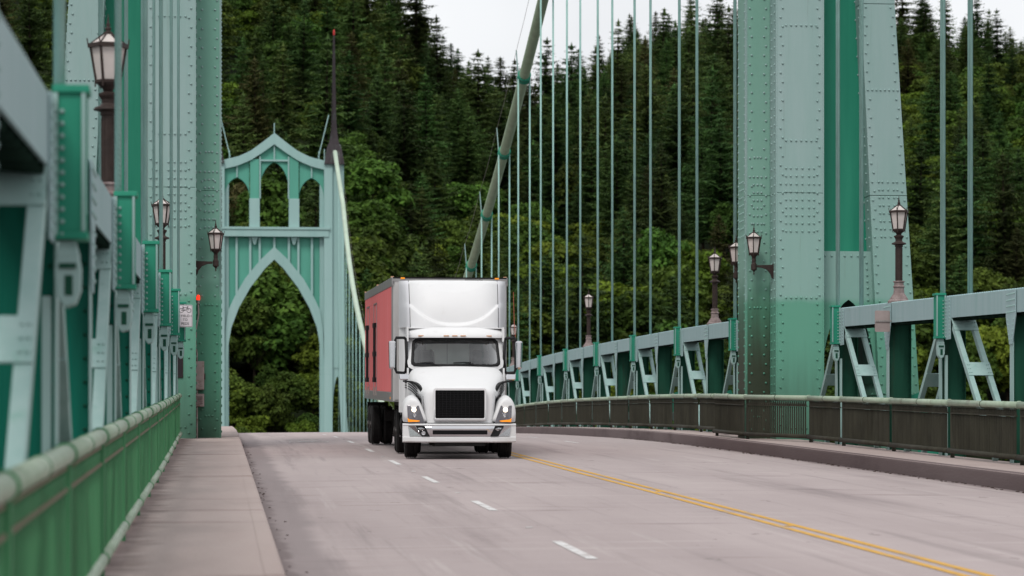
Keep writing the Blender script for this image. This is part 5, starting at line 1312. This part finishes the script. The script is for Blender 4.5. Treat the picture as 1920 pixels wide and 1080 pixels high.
trees = []      # (kind, variant, x, y, z, scale, rotation)
step = 9.4
PATCH = [(690, 600, 60, 110), (880, 500, 90, 70), (1060, 540, 90, 90), (1290, 560, 70, 80), (1190, 640, 60, 60), (1730, 190, 45, 60), (1760, 330, 70, 60), (1720, 520, 60, 80), (1870, 650, 70, 70), (110, 30, 60, 40), (450, 30, 40, 40), (560, 730, 60, 60)]
y = 474.0
while y < 1260:
    t_ = (y - 470) / 450; st_ = step * (.8 if t_ < .1 else 1.08); sy_ = st_ * (1.0 if t_ < .1 else 1.25); xa, xb = CX + (-70 - 412.5) / 5600 * y - 8, CX + (2000 - 412.5) / 5600 * y + 8
    x = xa + random.uniform(0, step)
    while x < xb:
        X_ = x + random.uniform(-.45, .45) * st_; Y_ = y + random.uniform(-.5, .5) * sy_; px = azpx(X_, Y_); rd = float(np.interp(px, RDX, RDD))
        x += st_
        if Y_ > rd + 45: continue
        t = (Y_ - 470) / (rd - 470); patch = math.sin(X_ * .031 + 1.3) + math.sin(Y_ * .021 + X_ * .012) + .8 * math.sin(X_ * .07 - Y_ * .035 + 2)
        pb = .85 if t < .05 else (.45 if t < .13 else .10); pb += .3 if patch > 1.3 else (-.1 if patch < -.3 else 0)
        if px > 1640: pb += .22
        if t > .9: pb -= .15
        if px > 980 and t < .12: pb += .1
        z = hill(X_, Y_) - .4
        py_ = 880 - 5600 * (z + 7) / Y_
        bright = any(((px - a) / c) ** 2 + ((py_ - b_) / d) ** 2 < 1 for a, b_, c, d in PATCH)
        if bright: pb = .9
        if random.random() < pb:
            v = random.choice([0, 1, 2, 5, 0, 2, 3]) if t > .05 else random.choice([0, 2, 3, 4, 4, 1])
            if bright: v = random.choice([3, 4, 3, 0, 2])
            sc_ = random.uniform(.8, 1.35) * (.62 if Y_ < 492 else 1) * (1.0 if t < .2 else .9)
            trees.append(('b', v, X_, Y_, z, sc_, random.uniform(0, 6.28)))
        else:
            if random.random() < .12 and t > .1: continue
            v = random.choice([0, 1, 2, 3, 4, 6, 0, 1, 2, 4, 5]); sc_ = random.triangular(.5, 1.65, .85) * (.85 if t < .15 else 1.0) * (.88 if t > .85 else 1)
            trees.append(('c', v, X_, Y_, z, sc_, random.uniform(0, 6.28)))
    y += sy_
# scrub and trees at the foot of the far tower
for k in range(46):
    px = random.uniform(395, 720) if k < 34 else random.uniform(960, 1250); yy = 462 + random.uniform(0, 26); trees.append(('b', random.choice([3, 4, 4, 2, 0]), CX + (px - 412.5) / 5600 * yy, yy, hill(0, yy) + random.uniform(-1.5, 1), random.uniform(.38, .72), random.uniform(0, 6.28)))
for k in range(24):
    px = random.uniform(400, 720); yy = random.uniform(492, 560); trees.append(('b', random.choice([0, 1, 5, 2, 3]), CX + (px - 412.5) / 5600 * yy, yy, hill(0, yy) - .5, random.uniform(.9, 1.35), random.uniform(0, 6.28)))
# the bronze tree seen through the far arch
trees.append(('b', 6, CX + (485 - 412.5) / 5600 * 560, 560, hill(0, 560) - 1, 1.25, 1.0))
def seen(t):
    px = azpx(t[2], t[3]); return -30 < px < 1950 and not (1390 < px < 1690) and not (100 < px < 405)
con = sorted([t for t in trees if t[0] == 'c' and seen(t)], key=lambda t: t[3] / t[5])[:300]
bro = sorted([t for t in trees if t[0] == 'b' and seen(t)], key=lambda t: t[3] / t[5])[:300]
pick = set(id(t) for t in con + bro)
def where(t):
    px = azpx(t[2], t[3]); py = 880 - 5600 * (t[4] + 12 * t[5]) / t[3]
    if px < 110: return 'at the left edge beyond the left truss'
    if px < 610: return 'seen through the far tower arches' if py > 330 else 'above the gable of the far tower'
    if px < 700: return 'just right of the far tower'
    if px < 960: return 'low behind the truck roof' if py > 420 else ('left of the sloping main cable' if py > 150 else 'on the skyline left of the main cable')
    if px < 1180: return 'low behind the suspenders beside the truck' if py > 350 else ('behind the suspenders right of the main cable' if py > 150 else 'on the skyline behind the suspenders')
    if px < 1395: return 'low behind the suspenders by the right tower leg' if py > 350 else ('behind the suspenders left of the right tower leg' if py > 130 else 'on the skyline left of the right tower leg')
    return 'low behind the truss at the right edge' if py > 380 else ('right of the right tower leg' if py > 120 else 'on the skyline at the right edge')
LOOK = {('c', 0): ('pine_tree', 'dark green conifer'), ('c', 5): ('pine_tree', 'brownish conifer'), ('c', 3): ('pine_tree', 'sparse conifer'), ('c', 6): ('pine_tree', 'tall slim conifer'), ('c', 2): ('pine_tree', 'broad dark conifer'),
        ('b', 0): ('broadleaf_tree', 'rounded green broadleaf tree'), ('b', 3): ('broadleaf_tree', 'bright yellow-green leafy tree')}
def lab(t):
    k, v = t[0], t[1]
    if k == 'b' and v == 6: return 'broadleaf_tree', 'bronze-tinted broadleaf tree framed by the far tower arch', 'bronze broadleaf trees'
    if k == 'b': nm, lk = LOOK[('b', 3 if v in (3, 4) else 0)]
    else: nm, lk = LOOK[('c', v if v in (5, 3, 6, 2) else 0)]
    w_ = where(t); return nm, lk + ' ' + w_, lk + 's ' + w_
for t in con + bro:
    nm, lb, gp = lab(t); cm, tm = (CON if t[0] == 'c' else BRO)[t[1]]
    e = empty(nm, (t[2], t[3], t[4]), (random.uniform(-.03, .03), random.uniform(-.03, .03), t[6])); e.scale = (t[5] * random.uniform(.82, 1.25), t[5] * random.uniform(.82, 1.25), t[5]); tag(e, lb, 'tree', gp)
    link('crown', cm, e); link('trunk', tm, e)
# the rest of the wood: one mass, instanced on points
src = bpy.data.collections.new('wood_sources')
def joined(cm, tm, i):
    import bmesh
    bm = bmesh.new(); bm.from_mesh(cm); nf = len(bm.faces); bm.from_mesh(tm); bm.faces.ensure_lookup_table()
    for f in bm.faces[nf:]: f.material_index = 1
    me = bpy.data.meshes.new('wood_tree'); bm.to_mesh(me); bm.free(); me.materials.append(cm.materials[0]); me.materials.append(M['bark'])
    o = bpy.data.objects.new('wood_tree_%02d' % i, me); src.objects.link(o)
for i, (cm, tm) in enumerate(CON + BRO): joined(cm, tm, i)
rest = [t for t in trees if id(t) not in pick]
me = bpy.data.meshes.new('far_wood'); me.from_pydata([(t[2], t[3], t[4]) for t in rest], [], []); 
for nm, ty, vals in (('tid', 'INT', [t[1] + (len(CON) if t[0] == 'b' else 0) for t in rest]), ('tsc', 'FLOAT', [t[5] for t in rest]), ('trt', 'FLOAT', [t[6] for t in rest])):
    me.attributes.new(nm, ty, 'POINT').data.foreach_set('value', vals)
wood = link('far_wood', me); tag(wood, 'dense dark forest covering the upper hillside to the skyline', 'forest', kind='stuff')
ng = bpy.data.node_groups.new('scatter_wood', 'GeometryNodeTree'); ng.interface.new_socket('Geometry', in_out='INPUT', socket_type='NodeSocketGeometry'); ng.interface.new_socket('Geometry', in_out='OUTPUT', socket_type='NodeSocketGeometry')
N = ng.nodes; gi = N.new('NodeGroupInput'); go = N.new('NodeGroupOutput'); ci = N.new('GeometryNodeCollectionInfo'); ci.inputs['Collection'].default_value = src; ci.inputs['Separate Children'].default_value = True; ci.inputs['Reset Children'].default_value = True
ip = N.new('GeometryNodeInstanceOnPoints'); ip.inputs['Pick Instance'].default_value = True
def attr(nm, ty): a = N.new('GeometryNodeInputNamedAttribute'); a.data_type = ty; a.inputs['Name'].default_value = nm; return a.outputs['Attribute']
cv = N.new('ShaderNodeCombineXYZ'); er = N.new('FunctionNodeEulerToRotation')
Lk = ng.links.new; Lk(gi.outputs[0], ip.inputs['Points']); Lk(ci.outputs[0], ip.inputs['Instance']); Lk(attr('tid', 'INT'), ip.inputs['Instance Index']); Lk(attr('tsc', 'FLOAT'), ip.inputs['Scale'])
Lk(attr('trt', 'FLOAT'), cv.inputs['Z']); Lk(cv.outputs[0], er.inputs[0]); Lk(er.outputs[0], ip.inputs['Rotation']); Lk(ip.outputs[0], go.inputs[0])
md = wood.modifiers.new('scatter', 'NODES'); md.node_group = ng
print('TREES', len(trees), len(con), len(bro), len(rest))
